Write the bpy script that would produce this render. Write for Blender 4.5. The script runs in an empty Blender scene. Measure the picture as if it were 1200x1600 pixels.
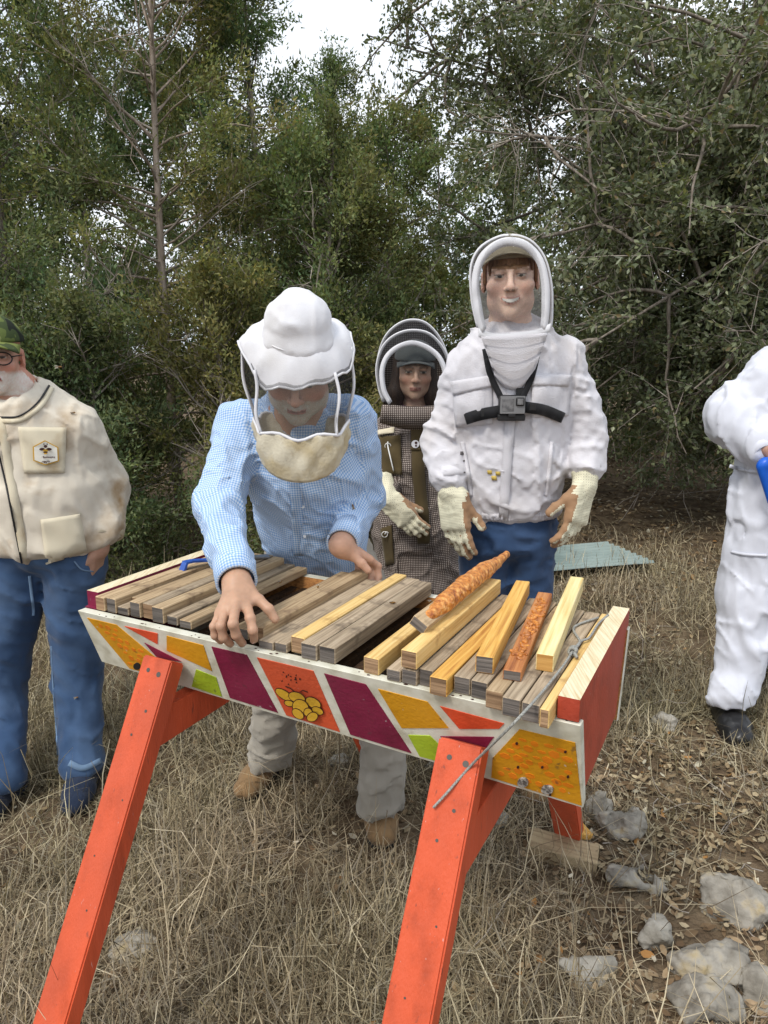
import bpy, bmesh, math, random
import numpy as np
from mathutils import Vector, Matrix
random.seed(7); RNG = np.random.default_rng(7)
S = bpy.context.scene; COL = S.collection
R = math.radians

# ------------------------------------------------------------------ camera
CAMH = 1.55; FPX = 1130.0; PITCH = R(12.4)          # focal length in pixels of the 1200x1600 photograph
cam_d = bpy.data.cameras.new("camera"); cam = bpy.data.objects.new("camera", cam_d); COL.objects.link(cam)
cam.location = (0, 0, CAMH); cam.rotation_euler = (R(90) - PITCH, 0, 0)
cam_d.sensor_fit = 'VERTICAL'; cam_d.sensor_height = 32.0; cam_d.lens = FPX / 1600 * 32.0
cam_d.clip_start = 0.05; cam_d.clip_end = 2000
S.camera = cam
S.render.resolution_x, S.render.resolution_y = 768, 1024

# ------------------------------------------------------------------ sky and sun
SUN_EL, SUN_AZ = R(52), R(-140)                      # azimuth measured from +Y, clockwise
w = bpy.data.worlds.new("World"); S.world = w; w.use_nodes = True
nt = w.node_tree; nt.nodes.clear()
out = nt.nodes.new("ShaderNodeOutputWorld"); bg = nt.nodes.new("ShaderNodeBackground")
sky = nt.nodes.new("ShaderNodeTexSky"); sky.sky_type = 'NISHITA'; sky.sun_disc = False
sky.sun_elevation = SUN_EL; sky.sun_rotation = SUN_AZ; sky.dust_density = 2.0
tc = nt.nodes.new("ShaderNodeTexCoord"); nz = nt.nodes.new("ShaderNodeTexNoise")
nz.inputs["Scale"].default_value = 2.2; nz.inputs["Detail"].default_value = 6
mp = nt.nodes.new("ShaderNodeMapping"); mp.inputs["Scale"].default_value = (1, 1, 2.6)
cr = nt.nodes.new("ShaderNodeValToRGB")
cr.color_ramp.elements[0].position = 0.33; cr.color_ramp.elements[0].color = (6.0, 6.6, 7.4, 1)
cr.color_ramp.elements[1].position = 0.68; cr.color_ramp.elements[1].color = (8.6, 8.8, 9.0, 1)
mx = nt.nodes.new("ShaderNodeMix"); mx.data_type = 'RGBA'; mx.inputs[0].default_value = 0.86
nt.links.new(tc.outputs["Generated"], mp.inputs[0]); nt.links.new(mp.outputs[0], nz.inputs["Vector"])
nt.links.new(nz.outputs[0], cr.inputs[0]); nt.links.new(sky.outputs[0], mx.inputs[6])
nt.links.new(cr.outputs[0], mx.inputs[7]); nt.links.new(mx.outputs[2], bg.inputs[0])
bg.inputs[1].default_value = 0.10
nt.links.new(bg.outputs[0], out.inputs[0])
sl = bpy.data.lights.new("sun", 'SUN'); so = bpy.data.objects.new("sun", sl); COL.objects.link(so)
sl.energy = 1.5; sl.angle = R(14); sl.color = (1.0, 0.95, 0.87)
sd = Vector((math.sin(SUN_AZ) * math.cos(SUN_EL), math.cos(SUN_AZ) * math.cos(SUN_EL), math.sin(SUN_EL)))
so.rotation_euler = sd.to_track_quat('Z', 'Y').to_euler(); so.location = (0, 0, 20)
S.view_settings.view_transform = 'Standard'; S.view_settings.look = 'None'
S.view_settings.exposure = 0.72; S.view_settings.gamma = 1.0
S.cycles.max_bounces = 6; S.cycles.transparent_max_bounces = 12; S.cycles.diffuse_bounces = 3
S.cycles.glossy_bounces = 2; S.cycles.transmission_bounces = 4
try: S.cycles.use_denoising = True
except Exception: pass

# ------------------------------------------------------------------ pixel helpers (direction only; the depth is always given)
CP, SP = math.cos(PITCH), math.sin(PITCH)
def _dir(px, py):
    x, y = px - 600, py - 800
    return np.array([x, FPX * CP - y * SP, -FPX * SP - y * CP])
def at_z(px, py, z):
    d = _dir(px, py); return np.array([0, 0, CAMH]) + d * ((z - CAMH) / d[2])
def at_y(px, py, Y):
    d = _dir(px, py); return np.array([0, 0, CAMH]) + d * (Y / d[1])
def at_plane(px, py, p0, n):
    d = _dir(px, py); o = np.array([0, 0, CAMH]); return o + d * (np.dot(p0 - o, n) / np.dot(d, n))

# ------------------------------------------------------------------ objects
def props(o, label=None, cat=None, group=None, kind=None):
    if label: o["label"] = label
    if cat: o["category"] = cat
    if group: o["group"] = group
    if kind: o["kind"] = kind
    return o
def thing(name, label, cat, loc=(0, 0, 0), group=None):
    o = bpy.data.objects.new(name, None); COL.objects.link(o); o.location = loc
    o.empty_display_size = 0.1
    return props(o, label, cat, group)
def link(name, me, mat=None, parent=None):
    o = bpy.data.objects.new(name, me); COL.objects.link(o)
    if mat is not None:
        for m in (mat if isinstance(mat, (list, tuple)) else [mat]): me.materials.append(m)
    if parent is not None:
        o.parent = parent
        if parent.type == 'EMPTY': o.location = -Vector(parent.location)   # meshes are made in world space
    return o
def fast_mesh(name, V, F, smooth=False, col=None, uv=None, midx=None):
    """V (n,3), F (m,3|4) arrays; col per-vertex (n,3); uv per-corner (m*k,2)"""
    V = np.asarray(V, np.float32); F = np.asarray(F, np.int32)
    me = bpy.data.meshes.new(name); k = F.shape[1]; m = len(F)
    me.vertices.add(len(V)); me.vertices.foreach_set("co", V.ravel())
    me.loops.add(m * k); me.loops.foreach_set("vertex_index", F.ravel())
    me.polygons.add(m); me.polygons.foreach_set("loop_start", np.arange(0, m * k, k, dtype=np.int32))
    if smooth: me.polygons.foreach_set("use_smooth", np.ones(m, bool))
    if midx is not None: me.polygons.foreach_set("material_index", np.asarray(midx, np.int32))
    me.update(calc_edges=True)
    if col is not None:
        a = me.color_attributes.new("col", 'FLOAT_COLOR', 'POINT')
        c = np.ones((len(V), 4), np.float32); c[:, :3] = col; a.data.foreach_set("color", c.ravel())
    if uv is not None:
        u = me.uv_layers.new(name="uv"); u.data.foreach_set("uv", np.asarray(uv, np.float32).ravel())
    return me
def bm_mesh(name, bm, smooth=False):
    me = bpy.data.meshes.new(name); bm.normal_update(); bm.to_mesh(me); bm.free()
    if smooth: me.polygons.foreach_set("use_smooth", np.ones(len(me.polygons), bool))
    return me
def poly_prism(pts_front, depth_vec):
    """closed prism: polygon pts (n,3) pushed back by depth_vec"""
    bm = bmesh.new(); a = [bm.verts.new(p) for p in pts_front]; b = [bm.verts.new(np.asarray(p) + depth_vec) for p in pts_front]
    bm.faces.new(a); bm.faces.new(b[::-1]); n = len(a)
    for i in range(n): bm.faces.new((a[i], b[i], b[(i + 1) % n], a[(i + 1) % n]))
    bmesh.ops.recalc_face_normals(bm, faces=bm.faces[:]); return bm
def box_bm(x0, x1, y0, y1, z0, z1, bev=0.0, seg=1):
    bm = bmesh.new(); bmesh.ops.create_cube(bm, size=1.0)
    for v in bm.verts:
        v.co = ((x0 + x1) / 2 + v.co.x * (x1 - x0), (y0 + y1) / 2 + v.co.y * (y1 - y0), (z0 + z1) / 2 + v.co.z * (z1 - z0))
    if bev: bmesh.ops.bevel(bm, geom=bm.edges[:], offset=bev, segments=seg, affect='EDGES', profile=0.5)
    return bm
def tube_arrays(pts, rad, nseg=8, close=True, flat=None):
    """tube along pts (n,3) with radii; returns V,F(quads)"""
    P = np.asarray(pts, float); n = len(P); r = np.broadcast_to(np.asarray(rad, float), (n,))
    T = np.gradient(P, axis=0); T /= np.linalg.norm(T, axis=1)[:, None] + 1e-12
    ref = np.array([0, 0, 1.0]) if abs(T[0][2]) < 0.9 else np.array([1.0, 0, 0])
    A = np.cross(T, ref); A /= np.linalg.norm(A, axis=1)[:, None] + 1e-12; B = np.cross(T, A)
    th = np.linspace(0, 2 * np.pi, nseg, endpoint=False)
    V = P[:, None, :] + r[:, None, None] * (np.cos(th)[None, :, None] * A[:, None, :] + np.sin(th)[None, :, None] * B[:, None, :])
    V = V.reshape(-1, 3); i = np.arange(n - 1)[:, None] * nseg; j = np.arange(nseg)[None, :]; j2 = (j + 1) % nseg
    F = np.stack([i + j, i + j2, i + nseg + j2, i + nseg + j], -1).reshape(-1, 4)
    if close:
        c0, c1 = len(V), len(V) + 1
        V = np.vstack([V, P[0], P[-1]])
        e = np.arange(nseg)
        b = (n - 1) * nseg
        F = np.vstack([F, np.stack([e[::2] * 0 + c0, (e[::2] + 2) % nseg, (e[::2] + 1) % nseg, e[::2]], -1),
                       np.stack([e[::2] * 0 + c1, b + e[::2], b + (e[::2] + 1) % nseg, b + (e[::2] + 2) % nseg], -1)])
    return V, F
def tube(name, pts, rad, mat, parent=None, nseg=8):
    V, F = tube_arrays(pts, rad, nseg); return link(name, fast_mesh(name, V, F, True), mat, parent)
def merge(parts):
    Vs, Fs, o = [], [], 0
    for V, F in parts: Vs.append(V); Fs.append(np.asarray(F) + o); o += len(V)
    return np.vstack(Vs), np.vstack(Fs)
def spline(pts, n):
    """Catmull-Rom through pts"""
    P = np.asarray(pts, float); P = np.vstack([2 * P[0] - P[1], P, 2 * P[-1] - P[-2]]); k = len(P) - 3
    t = np.linspace(0, k - 1e-9, n); i = t.astype(int); f = (t - i)[:, None]
    a, b, c, d = P[i], P[i + 1], P[i + 2], P[i + 3]
    return 0.5 * (2 * b + (c - a) * f + (2 * a - 5 * b + 4 * c - d) * f ** 2 + (3 * b - a - 3 * c + d) * f ** 3)

# ------------------------------------------------------------------ noise (numpy)
def _h(i, j, k):
    n = (i * 374761393 + j * 668265263 + k * 1274126177).astype(np.int64) & 0xffffffff
    n = ((n ^ (n >> 13)) * 1274126177) & 0xffffffff
    return ((n ^ (n >> 16)) & 0xffff).astype(np.float32) / 65535.0
def vnoise(P):
    P = np.asarray(P, np.float64); I = np.floor(P).astype(np.int64); f = (P - I); f = f * f * (3 - 2 * f)
    x, y, z = I[:, 0], I[:, 1], I[:, 2]; fx, fy, fz = f[:, 0], f[:, 1], f[:, 2]; r = 0
    for dx in (0, 1):
        for dy in (0, 1):
            for dz in (0, 1):
                r = r + _h(x + dx, y + dy, z + dz) * (fx if dx else 1 - fx) * (fy if dy else 1 - fy) * (fz if dz else 1 - fz)
    return r * 2 - 1
def fbm(P, o=3):
    r, a = 0, 1.0
    for i in range(o): r = r + a * vnoise(np.asarray(P) * 2 ** i + 17.3 * i); a *= 0.5
    return r

# ------------------------------------------------------------------ materials
def nodes(m): return m.node_tree.nodes, m.node_tree.links
def ramp(N, stops):
    r = N.new("ShaderNodeValToRGB"); e = r.color_ramp.elements
    while len(e) < len(stops): e.new(0.5)
    for i, (p, c) in enumerate(stops): e[i].position = p; e[i].color = (*c, 1)
    return r
def pm(name, stops, scale=8.0, rough=0.7, bump=0.0, bscale=None, stretch=(1, 1, 1), detail=5, coord="Object", spec=0.3,
       rand=False, attr=None, sheen=0.0, vary=0.0, dist=0.0, bdist=0.004, extra=None):
    """noise-ramp principled material. stops = [(pos,(r,g,b)),...]"""
    m = bpy.data.materials.new(name); m.use_nodes = True; N, L = nodes(m); b = N["Principled BSDF"]
    b.inputs["Roughness"].default_value = rough; b.inputs["Specular IOR Level"].default_value = spec
    if sheen: b.inputs["Sheen Weight"].default_value = sheen
    t = N.new("ShaderNodeTexCoord"); mpn = N.new("ShaderNodeMapping"); mpn.inputs["Scale"].default_value = stretch
    L.new(t.outputs[coord], mpn.inputs[0]); vec = mpn.outputs[0]
    if rand:
        oi = N.new("ShaderNodeObjectInfo"); mu = N.new("ShaderNodeVectorMath"); mu.operation = 'MULTIPLY_ADD'
        cm = N.new("ShaderNodeCombineXYZ")
        for q in range(3): L.new(oi.outputs["Random"], cm.inputs[q])
        mu.inputs[1].default_value = (37, 53, 71); L.new(cm.outputs[0], mu.inputs[0]); L.new(vec, mu.inputs[2]); vec = mu.outputs[0]
    n = N.new("ShaderNodeTexNoise"); n.inputs["Scale"].default_value = scale; n.inputs["Detail"].default_value = detail
    n.inputs["Distortion"].default_value = dist
    L.new(vec, n.inputs["Vector"]); r = ramp(N, stops); L.new(n.outputs[0], r.inputs[0]); c = r.outputs[0]
    if attr:
        a = N.new("ShaderNodeAttribute"); a.attribute_name = attr; x = N.new("ShaderNodeMix"); x.data_type = 'RGBA'; x.blend_type = 'MULTIPLY'
        x.inputs[0].default_value = 1; L.new(a.outputs["Color"], x.inputs[6]); L.new(c, x.inputs[7]); c = x.outputs[2]
    if vary:
        oi = N.new("ShaderNodeObjectInfo"); hs = N.new("ShaderNodeHueSaturation"); mr = N.new("ShaderNodeMapRange")
        mr.inputs[3].default_value = 1 - vary; mr.inputs[4].default_value = 1 + vary
        L.new(oi.outputs["Random"], mr.inputs[0]); L.new(mr.outputs[0], hs.inputs["Value"]); L.new(c, hs.inputs["Color"]); c = hs.outputs[0]
    if extra: c = extra(N, L, c, vec, b)
    L.new(c, b.inputs["Base Color"])
    if bump:
        n2 = N.new("ShaderNodeTexNoise"); n2.inputs["Scale"].default_value = bscale or scale * 3; n2.inputs["Detail"].default_value = 4
        L.new(vec, n2.inputs["Vector"]); bp = N.new("ShaderNodeBump"); bp.inputs["Strength"].default_value = bump; bp.inputs["Distance"].default_value = bdist
        L.new(n2.outputs[0], bp.inputs["Height"]); L.new(bp.outputs[0], b.inputs["Normal"])
    return m
def solid(name, c, rough=0.5, spec=0.4, metal=0.0):
    d = tuple(x * 0.86 for x in c)
    m = pm(name, [(0.35, d), (0.65, c)], 30, rough, spec=spec); m.node_tree.nodes["Principled BSDF"].inputs["Metallic"].default_value = metal
    return m
def mixn(N, L, f, a, b, mode='MIX'):
    x = N.new("ShaderNodeMix"); x.data_type = 'RGBA'; x.blend_type = mode
    for s, v in ((0, f), (6, a), (7, b)):
        if hasattr(v, "links"): L.new(v, x.inputs[s])
        elif s == 0: x.inputs[0].default_value = v
        else: x.inputs[s].default_value = (*v, 1)
    return x.outputs[2]
def noisef(N, L, vec, scale, lo, hi, detail=4):
    n = N.new("ShaderNodeTexNoise"); n.inputs["Scale"].default_value = scale; n.inputs["Detail"].default_value = detail
    L.new(vec, n.inputs["Vector"]); r = N.new("ShaderNodeMapRange"); r.inputs[1].default_value = lo; r.inputs[2].default_value = hi
    L.new(n.outputs[0], r.inputs[0]); return r.outputs[0]

# ------------------------------------------------------------------ implicit surfaces -> meshes
def nrm(v): v = np.asarray(v, float); return v / (np.linalg.norm(v) + 1e-12)
class Field:
    def __init__(s): s.p = []; s.disp = None
    def cone(s, a, b, ra, rb, ref=(0, -1, 0), k=0.02, op=1, cap=1.0, tag=0):
        """tapered elliptical capsule; ra, rb = (side, front) radii or one number"""
        a, b = np.asarray(a, float), np.asarray(b, float)
        ra = (ra, ra) if np.isscalar(ra) else ra; rb = (rb, rb) if np.isscalar(rb) else rb
        w = b - a; Ln = np.linalg.norm(w) + 1e-9; w = w / Ln; f = np.asarray(ref, float); f = np.array([1.0, .2, .1]) if abs(nrm(f).dot(w)) > .985 else f; f = nrm(f - f.dot(w) * w); sd = np.cross(f, w)
        m = max(*ra, *rb); s.p.append(dict(t=0, a=a, L=Ln, w=w, f=f, s=sd, ra=ra, rb=rb, k=k, op=op, cap=cap, tag=tag, lo=np.minimum(a, b) - m, hi=np.maximum(a, b) + m)); return s
    def ball(s, c, r, rot=None, k=0.02, op=1, tag=0):
        c = np.asarray(c, float); r = np.full(3, r, float) if np.isscalar(r) else np.asarray(r, float); m = r.max()
        s.p.append(dict(t=1, a=c, r=r, R=np.eye(3) if rot is None else np.asarray(rot, float), k=k, op=op, tag=tag, lo=c - m, hi=c + m)); return s
    def box(s, c, r, rot=None, rd=0.01, k=0.01, op=1, tag=0):
        c = np.asarray(c, float); r = np.asarray(r, float); m = np.linalg.norm(r)
        s.p.append(dict(t=2, a=c, r=r, rd=rd, R=np.eye(3) if rot is None else np.asarray(rot, float), k=k, op=op, tag=tag, lo=c - m, hi=c + m)); return s
    def half(s, c, n, k=0.004):            # cut away everything on the side n points to
        s.p.append(dict(t=3, a=np.asarray(c, float), n=nrm(n), k=k, op=-1, tag=0, lo=np.full(3, -99.), hi=np.full(3, 99.))); return s
    def _d(s, q, P):
        if q["t"] == 0:
            X = P - q["a"]; t = X @ q["w"]; xs = X @ q["s"]; xf = X @ q["f"]; h = np.clip(t / q["L"], 0, 1); dz = t - h * q["L"]
            rs = q["ra"][0] + (q["rb"][0] - q["ra"][0]) * h; rf = q["ra"][1] + (q["rb"][1] - q["ra"][1]) * h; rz = np.sqrt(rs * rf) * q["cap"]
            k0 = np.sqrt((xs / rs) ** 2 + (xf / rf) ** 2 + (dz / rz) ** 2) + 1e-6
            k1 = np.sqrt((xs / rs ** 2) ** 2 + (xf / rf ** 2) ** 2 + (dz / rz ** 2) ** 2) + 1e-6
            return np.maximum(k0 * (k0 - 1) / k1, -np.minimum(rs, rf))
        if q["t"] == 1:
            X = (P - q["a"]) @ q["R"]; k0 = np.linalg.norm(X / q["r"], axis=1) + 1e-6; k1 = np.linalg.norm(X / q["r"] ** 2, axis=1) + 1e-6
            return np.maximum(k0 * (k0 - 1) / k1, -q["r"].min())
        if q["t"] == 2:
            X = np.abs((P - q["a"]) @ q["R"]) - q["r"] + q["rd"]
            return np.linalg.norm(np.maximum(X, 0), axis=1) + np.minimum(X.max(1), 0) - q["rd"]
        return -((P - q["a"]) @ q["n"])
    def ev(s, P, marg=0.05, tags=False, disp=True):
        d = np.full(len(P), 9.0); T = np.zeros(len(P), int); best = np.full(len(P), 99.0)
        for i, q in enumerate(s.p):
            m = marg + q["k"]; I = np.nonzero(np.all((P > q["lo"] - m) & (P < q["hi"] + m), axis=1))[0]
            if not len(I): continue
            e = s._d(q, P[I]); a = d[I]; k = q["k"]
            if q["op"] > 0:
                if tags: bb = best[I]; u = e < bb; T[I[u]] = i; best[I[u]] = e[u]
                h = np.clip(0.5 + 0.5 * (a - e) / k, 0, 1); d[I] = a + (e - a) * h - k * h * (1 - h)
            else:
                h = np.clip(0.5 - 0.5 * (a + e) / k, 0, 1); d[I] = a + (-e - a) * h + k * h * (1 - h)
        if s.disp is not None and disp:
            I = np.nonzero(np.abs(d) < 0.06)[0]
            if len(I): d[I] += s.disp(P[I])
        return (d, T) if tags else d
    def mesh(s, h, c=6, pad=0.03):
        q = [x for x in s.p if x["op"] > 0]
        lo = np.min([x["lo"] for x in q], 0) - pad; hi = np.max([x["hi"] for x in q], 0) + pad
        nb = np.ceil((hi - lo) / (c * h)).astype(int) + 1; n = nb * c
        g = [np.arange(nb[i]) * c * h + lo[i] + (c - 1) / 2 * h for i in range(3)]
        C = np.stack(np.meshgrid(*g, indexing='ij'), -1).reshape(-1, 3)
        cd = s.ev(C, marg=c * h * 2 + 0.05, disp=False).reshape(nb)
        act = np.abs(cd) < c * h * 0.9 * 1.25 + (0.025 if s.disp is not None else 0.006)
        A = np.where(cd > 0, 1.0, -1.0).astype(np.float32).repeat(c, 0).repeat(c, 1).repeat(c, 2)
        bi = np.argwhere(act); off = np.stack(np.meshgrid(*[np.arange(c)] * 3, indexing='ij'), -1).reshape(-1, 3)
        for st in range(0, len(bi), 4000):
            ix = (bi[st:st + 4000, None, :] * c + off[None]).reshape(-1, 3)
            A[ix[:, 0], ix[:, 1], ix[:, 2]] = s.ev(ix * h + lo)
        return surface_nets(A, lo, h)
def surface_nets(A, lo, h):
    s = (A < 0).astype(np.uint8); nx, ny, nz_ = A.shape
    cs = sum(s[dx:nx - 1 + dx, dy:ny - 1 + dy, dz:nz_ - 1 + dz] for dx in (0, 1) for dy in (0, 1) for dz in (0, 1))
    cells = np.argwhere((cs > 0) & (cs < 8)); idx = np.full((nx - 1, ny - 1, nz_ - 1), -1, np.int32)
    idx[cells[:, 0], cells[:, 1], cells[:, 2]] = np.arange(len(cells))
    cor = np.array([(a, b, c) for a in (0, 1) for b in (0, 1) for c in (0, 1)])
    val = np.stack([A[cells[:, 0] + o[0], cells[:, 1] + o[1], cells[:, 2] + o[2]] for o in cor], 1)
    acc = np.zeros((len(cells), 3)); cnt = np.zeros(len(cells))
    for i in range(8):
        for j in range(i + 1, 8):
            if np.abs(cor[i] - cor[j]).sum() != 1: continue
            a, b = val[:, i], val[:, j]; m = (a < 0) != (b < 0); t = np.where(m, a / np.where(m, a - b, 1), 0)
            acc[m] += (cor[i] + t[:, None] * (cor[j] - cor[i]))[m]; cnt[m] += 1
    V = (cells + acc / np.maximum(cnt, 1)[:, None]) * h + lo
    Fs = []
    for ax in range(3):
        sl0 = [slice(None)] * 3; sl1 = [slice(None)] * 3; sl0[ax] = slice(0, -1); sl1[ax] = slice(1, None)
        a, b = s[tuple(sl0)], s[tuple(sl1)]; e = np.argwhere(a != b)
        o1, o2 = [(1, 2), (2, 0), (0, 1)][ax]; e = e[(e[:, o1] > 0) & (e[:, o2] > 0) & (e[:, o1] < A.shape[o1] - 1) & (e[:, o2] < A.shape[o2] - 1)]
        fl = a[e[:, 0], e[:, 1], e[:, 2]] == 1
        d1 = np.zeros(3, int); d1[o1] = 1; d2 = np.zeros(3, int); d2[o2] = 1
        q = np.stack([idx[tuple((e - d1 - d2).T)], idx[tuple((e - d2).T)], idx[tuple(e.T)], idx[tuple((e - d1).T)]], 1)
        q[~fl] = q[~fl][:, ::-1]; Fs.append(q)
    F = np.vstack(Fs); return V, F[(F >= 0).all(1)]
def smooth_v(V, F, it=1, lam=0.5):
    E = np.vstack([F[:, [0, 1]], F[:, [1, 2]], F[:, [2, 3]], F[:, [3, 0]]])
    for _ in range(it):
        a = np.zeros_like(V); c = np.zeros(len(V))
        for x in range(3): a[:, x] = np.bincount(E[:, 0], V[E[:, 1], x], len(V)) + np.bincount(E[:, 1], V[E[:, 0], x], len(V))
        c = np.bincount(E[:, 0], minlength=len(V)) + np.bincount(E[:, 1], minlength=len(V))
        V = V + lam * (a / np.maximum(c, 1)[:, None] - V)
    return V
def field_uv(fld, V, F):
    """per-corner uv in metres: around and along the nearest limb"""
    _, T = fld.ev(V, tags=True, disp=False); fT = T[F[:, 0]]; uv = np.zeros((len(F), 4, 2))
    for i, q in enumerate(fld.p):
        m = fT == i
        if not m.any(): continue
        P = V[F[m]]
        if q["t"] == 0:
            X = P - q["a"]; al = X @ q["w"]; an = np.arctan2(X @ q["s"], X @ q["f"]); r = 0.25 * sum(q["ra"] + tuple(q["rb"]))
        else:
            X = P - q["a"]; al = X[..., 2]; an = np.arctan2(X[..., 0], -X[..., 1]); r = 0.12
        an = an[:, :1] + (an - an[:, :1] + np.pi) % (2 * np.pi) - np.pi
        uv[m, :, 0] = an * r; uv[m, :, 1] = al
    return uv.reshape(-1, 2)
def sculpt(name, fld, h, mat, parent=None, colf=None, uv=False, sm=1, cut=None, keep=None):
    V, F = fld.mesh(h)
    if sm: V = smooth_v(V, F, sm)
    if cut is not None:
        keep = cut(V); keep = keep[F].all(1); F = F[keep]; u = np.unique(F); mp_ = np.full(len(V), -1); mp_[u] = np.arange(len(u)); V, F = V[u], mp_[F]
    col = colf(V) if colf else None
    if keep is not None:                    # merge what the clothes hide into coarse facets (still one surface)
        k = keep(V); key = np.floor(V / .028).astype(np.int64); cid = key[:, 0] * 4000037 + key[:, 1] * 2003 + key[:, 2]; cid = np.where(k, np.arange(len(V)) + (1 << 60), cid)
        _, inv = np.unique(cid, return_inverse=True); inv = inv.ravel(); m = inv.max() + 1; cnt = np.bincount(inv, minlength=m)[:, None]
        av = lambda A: np.stack([np.bincount(inv, A[:, i], m) for i in range(3)], 1) / cnt
        V = av(V); col = av(col) if col is not None else None; F = inv[F]; T = np.vstack([F[:, [0, 1, 2]], F[:, [0, 2, 3]]])
        T = T[(T[:, 0] != T[:, 1]) & (T[:, 1] != T[:, 2]) & (T[:, 0] != T[:, 2])]; T = T[np.unique(np.sort(T, 1), axis=0, return_index=True)[1]]
        return link(name, fast_mesh(name, V, T, True, col), mat, parent)
    return link(name, fast_mesh(name, V, F, True, col, field_uv(fld, V, F) if uv else None), mat, parent)
# ------------------------------------------------------------------ ground
def gh(x, y):
    P = np.stack([np.ravel(x) * 1.0, np.ravel(y) * 1.0, np.zeros(np.size(x))], 1)
    r = np.hypot(P[:, 0], P[:, 1] - 1.5); near = np.clip(1.4 - r / 40, 0.3, 1)
    z = 0.022 * vnoise(P * 1.3 + 5) + 0.010 * vnoise(P * 4.1 + 9) + np.clip((P[:, 1] - 9) / 60, 0, 1) * 0.5 * near
    return z.reshape(np.shape(x))
t = np.linspace(-1, 1, 161); gx = np.sign(t) * (np.abs(t) * 6 + np.abs(t) ** 6 * 600); gy = gx + 3.0
X_, Y_ = np.meshgrid(gx, gy, indexing='ij'); Zg = gh(X_, Y_); n_ = len(t)
ii = (np.arange(n_ - 1)[:, None] * n_ + np.arange(n_ - 1)[None]).ravel()
M_ground = pm("dry_soil_and_thatch", [(0.25, (0.060, 0.042, 0.028)), (0.45, (0.125, 0.088, 0.056)), (0.62, (0.20, 0.150, 0.096)), (0.8, (0.27, 0.21, 0.14))], 7, 0.95, 0.8, 60, spec=0.1, detail=8, bdist=.02)
ground = link("ground", fast_mesh("ground", np.stack([X_.ravel(), Y_.ravel(), Zg.ravel()], 1), np.stack([ii, ii + n_, ii + n_ + 1, ii + 1], 1), True), M_ground); props(ground, kind="structure")

# ------------------------------------------------------------------ trees
def perp(D):
    a = np.cross(D, np.array([0.3, 0.5, 0.8])); a /= np.linalg.norm(a, axis=-1, keepdims=True) + 1e-9; return a, np.cross(D, a)
def leaves(name, C, D, ln, wd, cols, mat, parent, fold=0.25, six=True, rng=RNG):
    """one small leaf per row: centre C, direction D, length, width. Six-sided folded blade (4 triangles) or a diamond (2)."""
    n = len(C); D = D / (np.linalg.norm(D, axis=1)[:, None] + 1e-9); r = rng.normal(size=(n, 3)); A = np.cross(D, r); A /= np.linalg.norm(A, axis=1)[:, None] + 1e-9; Nn = np.cross(A, D)
    ln = np.broadcast_to(ln, n)[:, None]; wd = np.broadcast_to(wd, n)[:, None]
    tm = CAMH + C[:, 1] * .425 + .7; sd_ = np.abs(C[:, 0]) - C[:, 1] * .55 - .8              # thin the foliage well outside the view
    kp = ((C[:, 2] < tm) & (sd_ < 0)) | (rng.random(n) < .22); C, D, A, Nn, cols = C[kp], D[kp], A[kp], Nn[kp], cols[kp]; ln = np.broadcast_to(ln, (n, 1))[kp]; wd = np.broadcast_to(wd, (n, 1))[kp]; n = len(C)
    if not six:
        V = np.stack([C - D * ln * .5 - A * wd * .5, C - D * ln * .35 + A * wd * .6, C + D * ln * .55], 1).reshape(-1, 3)
        o = link(name, fast_mesh(name, V, np.arange(3 * n).reshape(-1, 3), False, np.repeat(cols, 3, 0)), mat, parent); props(o, kind="stuff"); return o
    if six:
        V = np.stack([C - D * ln * .5, C - D * ln * .1 + A * wd * .5 + Nn * wd * fold, C + D * ln * .5, C - D * ln * .1 - A * wd * .5 + Nn * wd * fold], 1)
    else:
        V = np.stack([C - D * ln * .5, C + A * wd * .5, C + D * ln * .5, C - A * wd * .5], 1)
    V = V.reshape(-1, 3); b = (np.arange(n) * 4)[:, None]
    F = np.concatenate([b + [0, 1, 2], b + [0, 2, 3]], 0)
    o = link(name, fast_mesh(name, V, F, False, np.repeat(cols, 4, 0)), mat, parent); props(o, kind="stuff"); return o
def leaf_mat(name, rough, trans, spec=0.4):
    m = bpy.data.materials.new(name); m.use_nodes = True; N, L = nodes(m); b = N["Principled BSDF"]; a = N.new("ShaderNodeAttribute"); a.attribute_name = "col"
    b.inputs["Roughness"].default_value = rough; b.inputs["Specular IOR Level"].default_value = spec
    t = N.new("ShaderNodeTexCoord"); f = noisef(N, L, t.outputs["Object"], 1.1, .3, .7, 3); c = mixn(N, L, f, a.outputs["Color"], mixn(N, L, 1.0, a.outputs["Color"], (0.80, 0.86, 0.78), 'MULTIPLY'))
    L.new(c, b.inputs["Base Color"])
    if trans:
        tr = N.new("ShaderNodeBsdfTranslucent"); L.new(mixn(N, L, 1.0, c, (1.2, 1.25, .6), 'MULTIPLY'), tr.inputs[0]); ms = N.new("ShaderNodeMixShader"); ms.inputs[0].default_value = trans
        L.new(b.outputs[0], ms.inputs[1]); L.new(tr.outputs[0], ms.inputs[2]); L.new(ms.outputs[0], N["Material Output"].inputs[0])
    return m
M_jun = leaf_mat("juniper_foliage", 0.75, 0.38, 0.15); M_oakl = leaf_mat("live_oak_leaves", 0.40, 0.30, 0.5)
M_bark = pm("grey_brown_bark", [(0.3, (0.11, 0.09, 0.072)), (0.55, (0.24, 0.205, 0.17)), (0.8, (0.36, 0.32, 0.275))], 14, 0.9, 0.8, 40, (3, 3, 0.6))
M_pale = pm("pale_juniper_bark", [(0.3, (0.20, 0.155, 0.12)), (0.7, (0.42, 0.35, 0.29))], 14, 0.9, 0.5, 40, (3, 3, 0.6))
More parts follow.
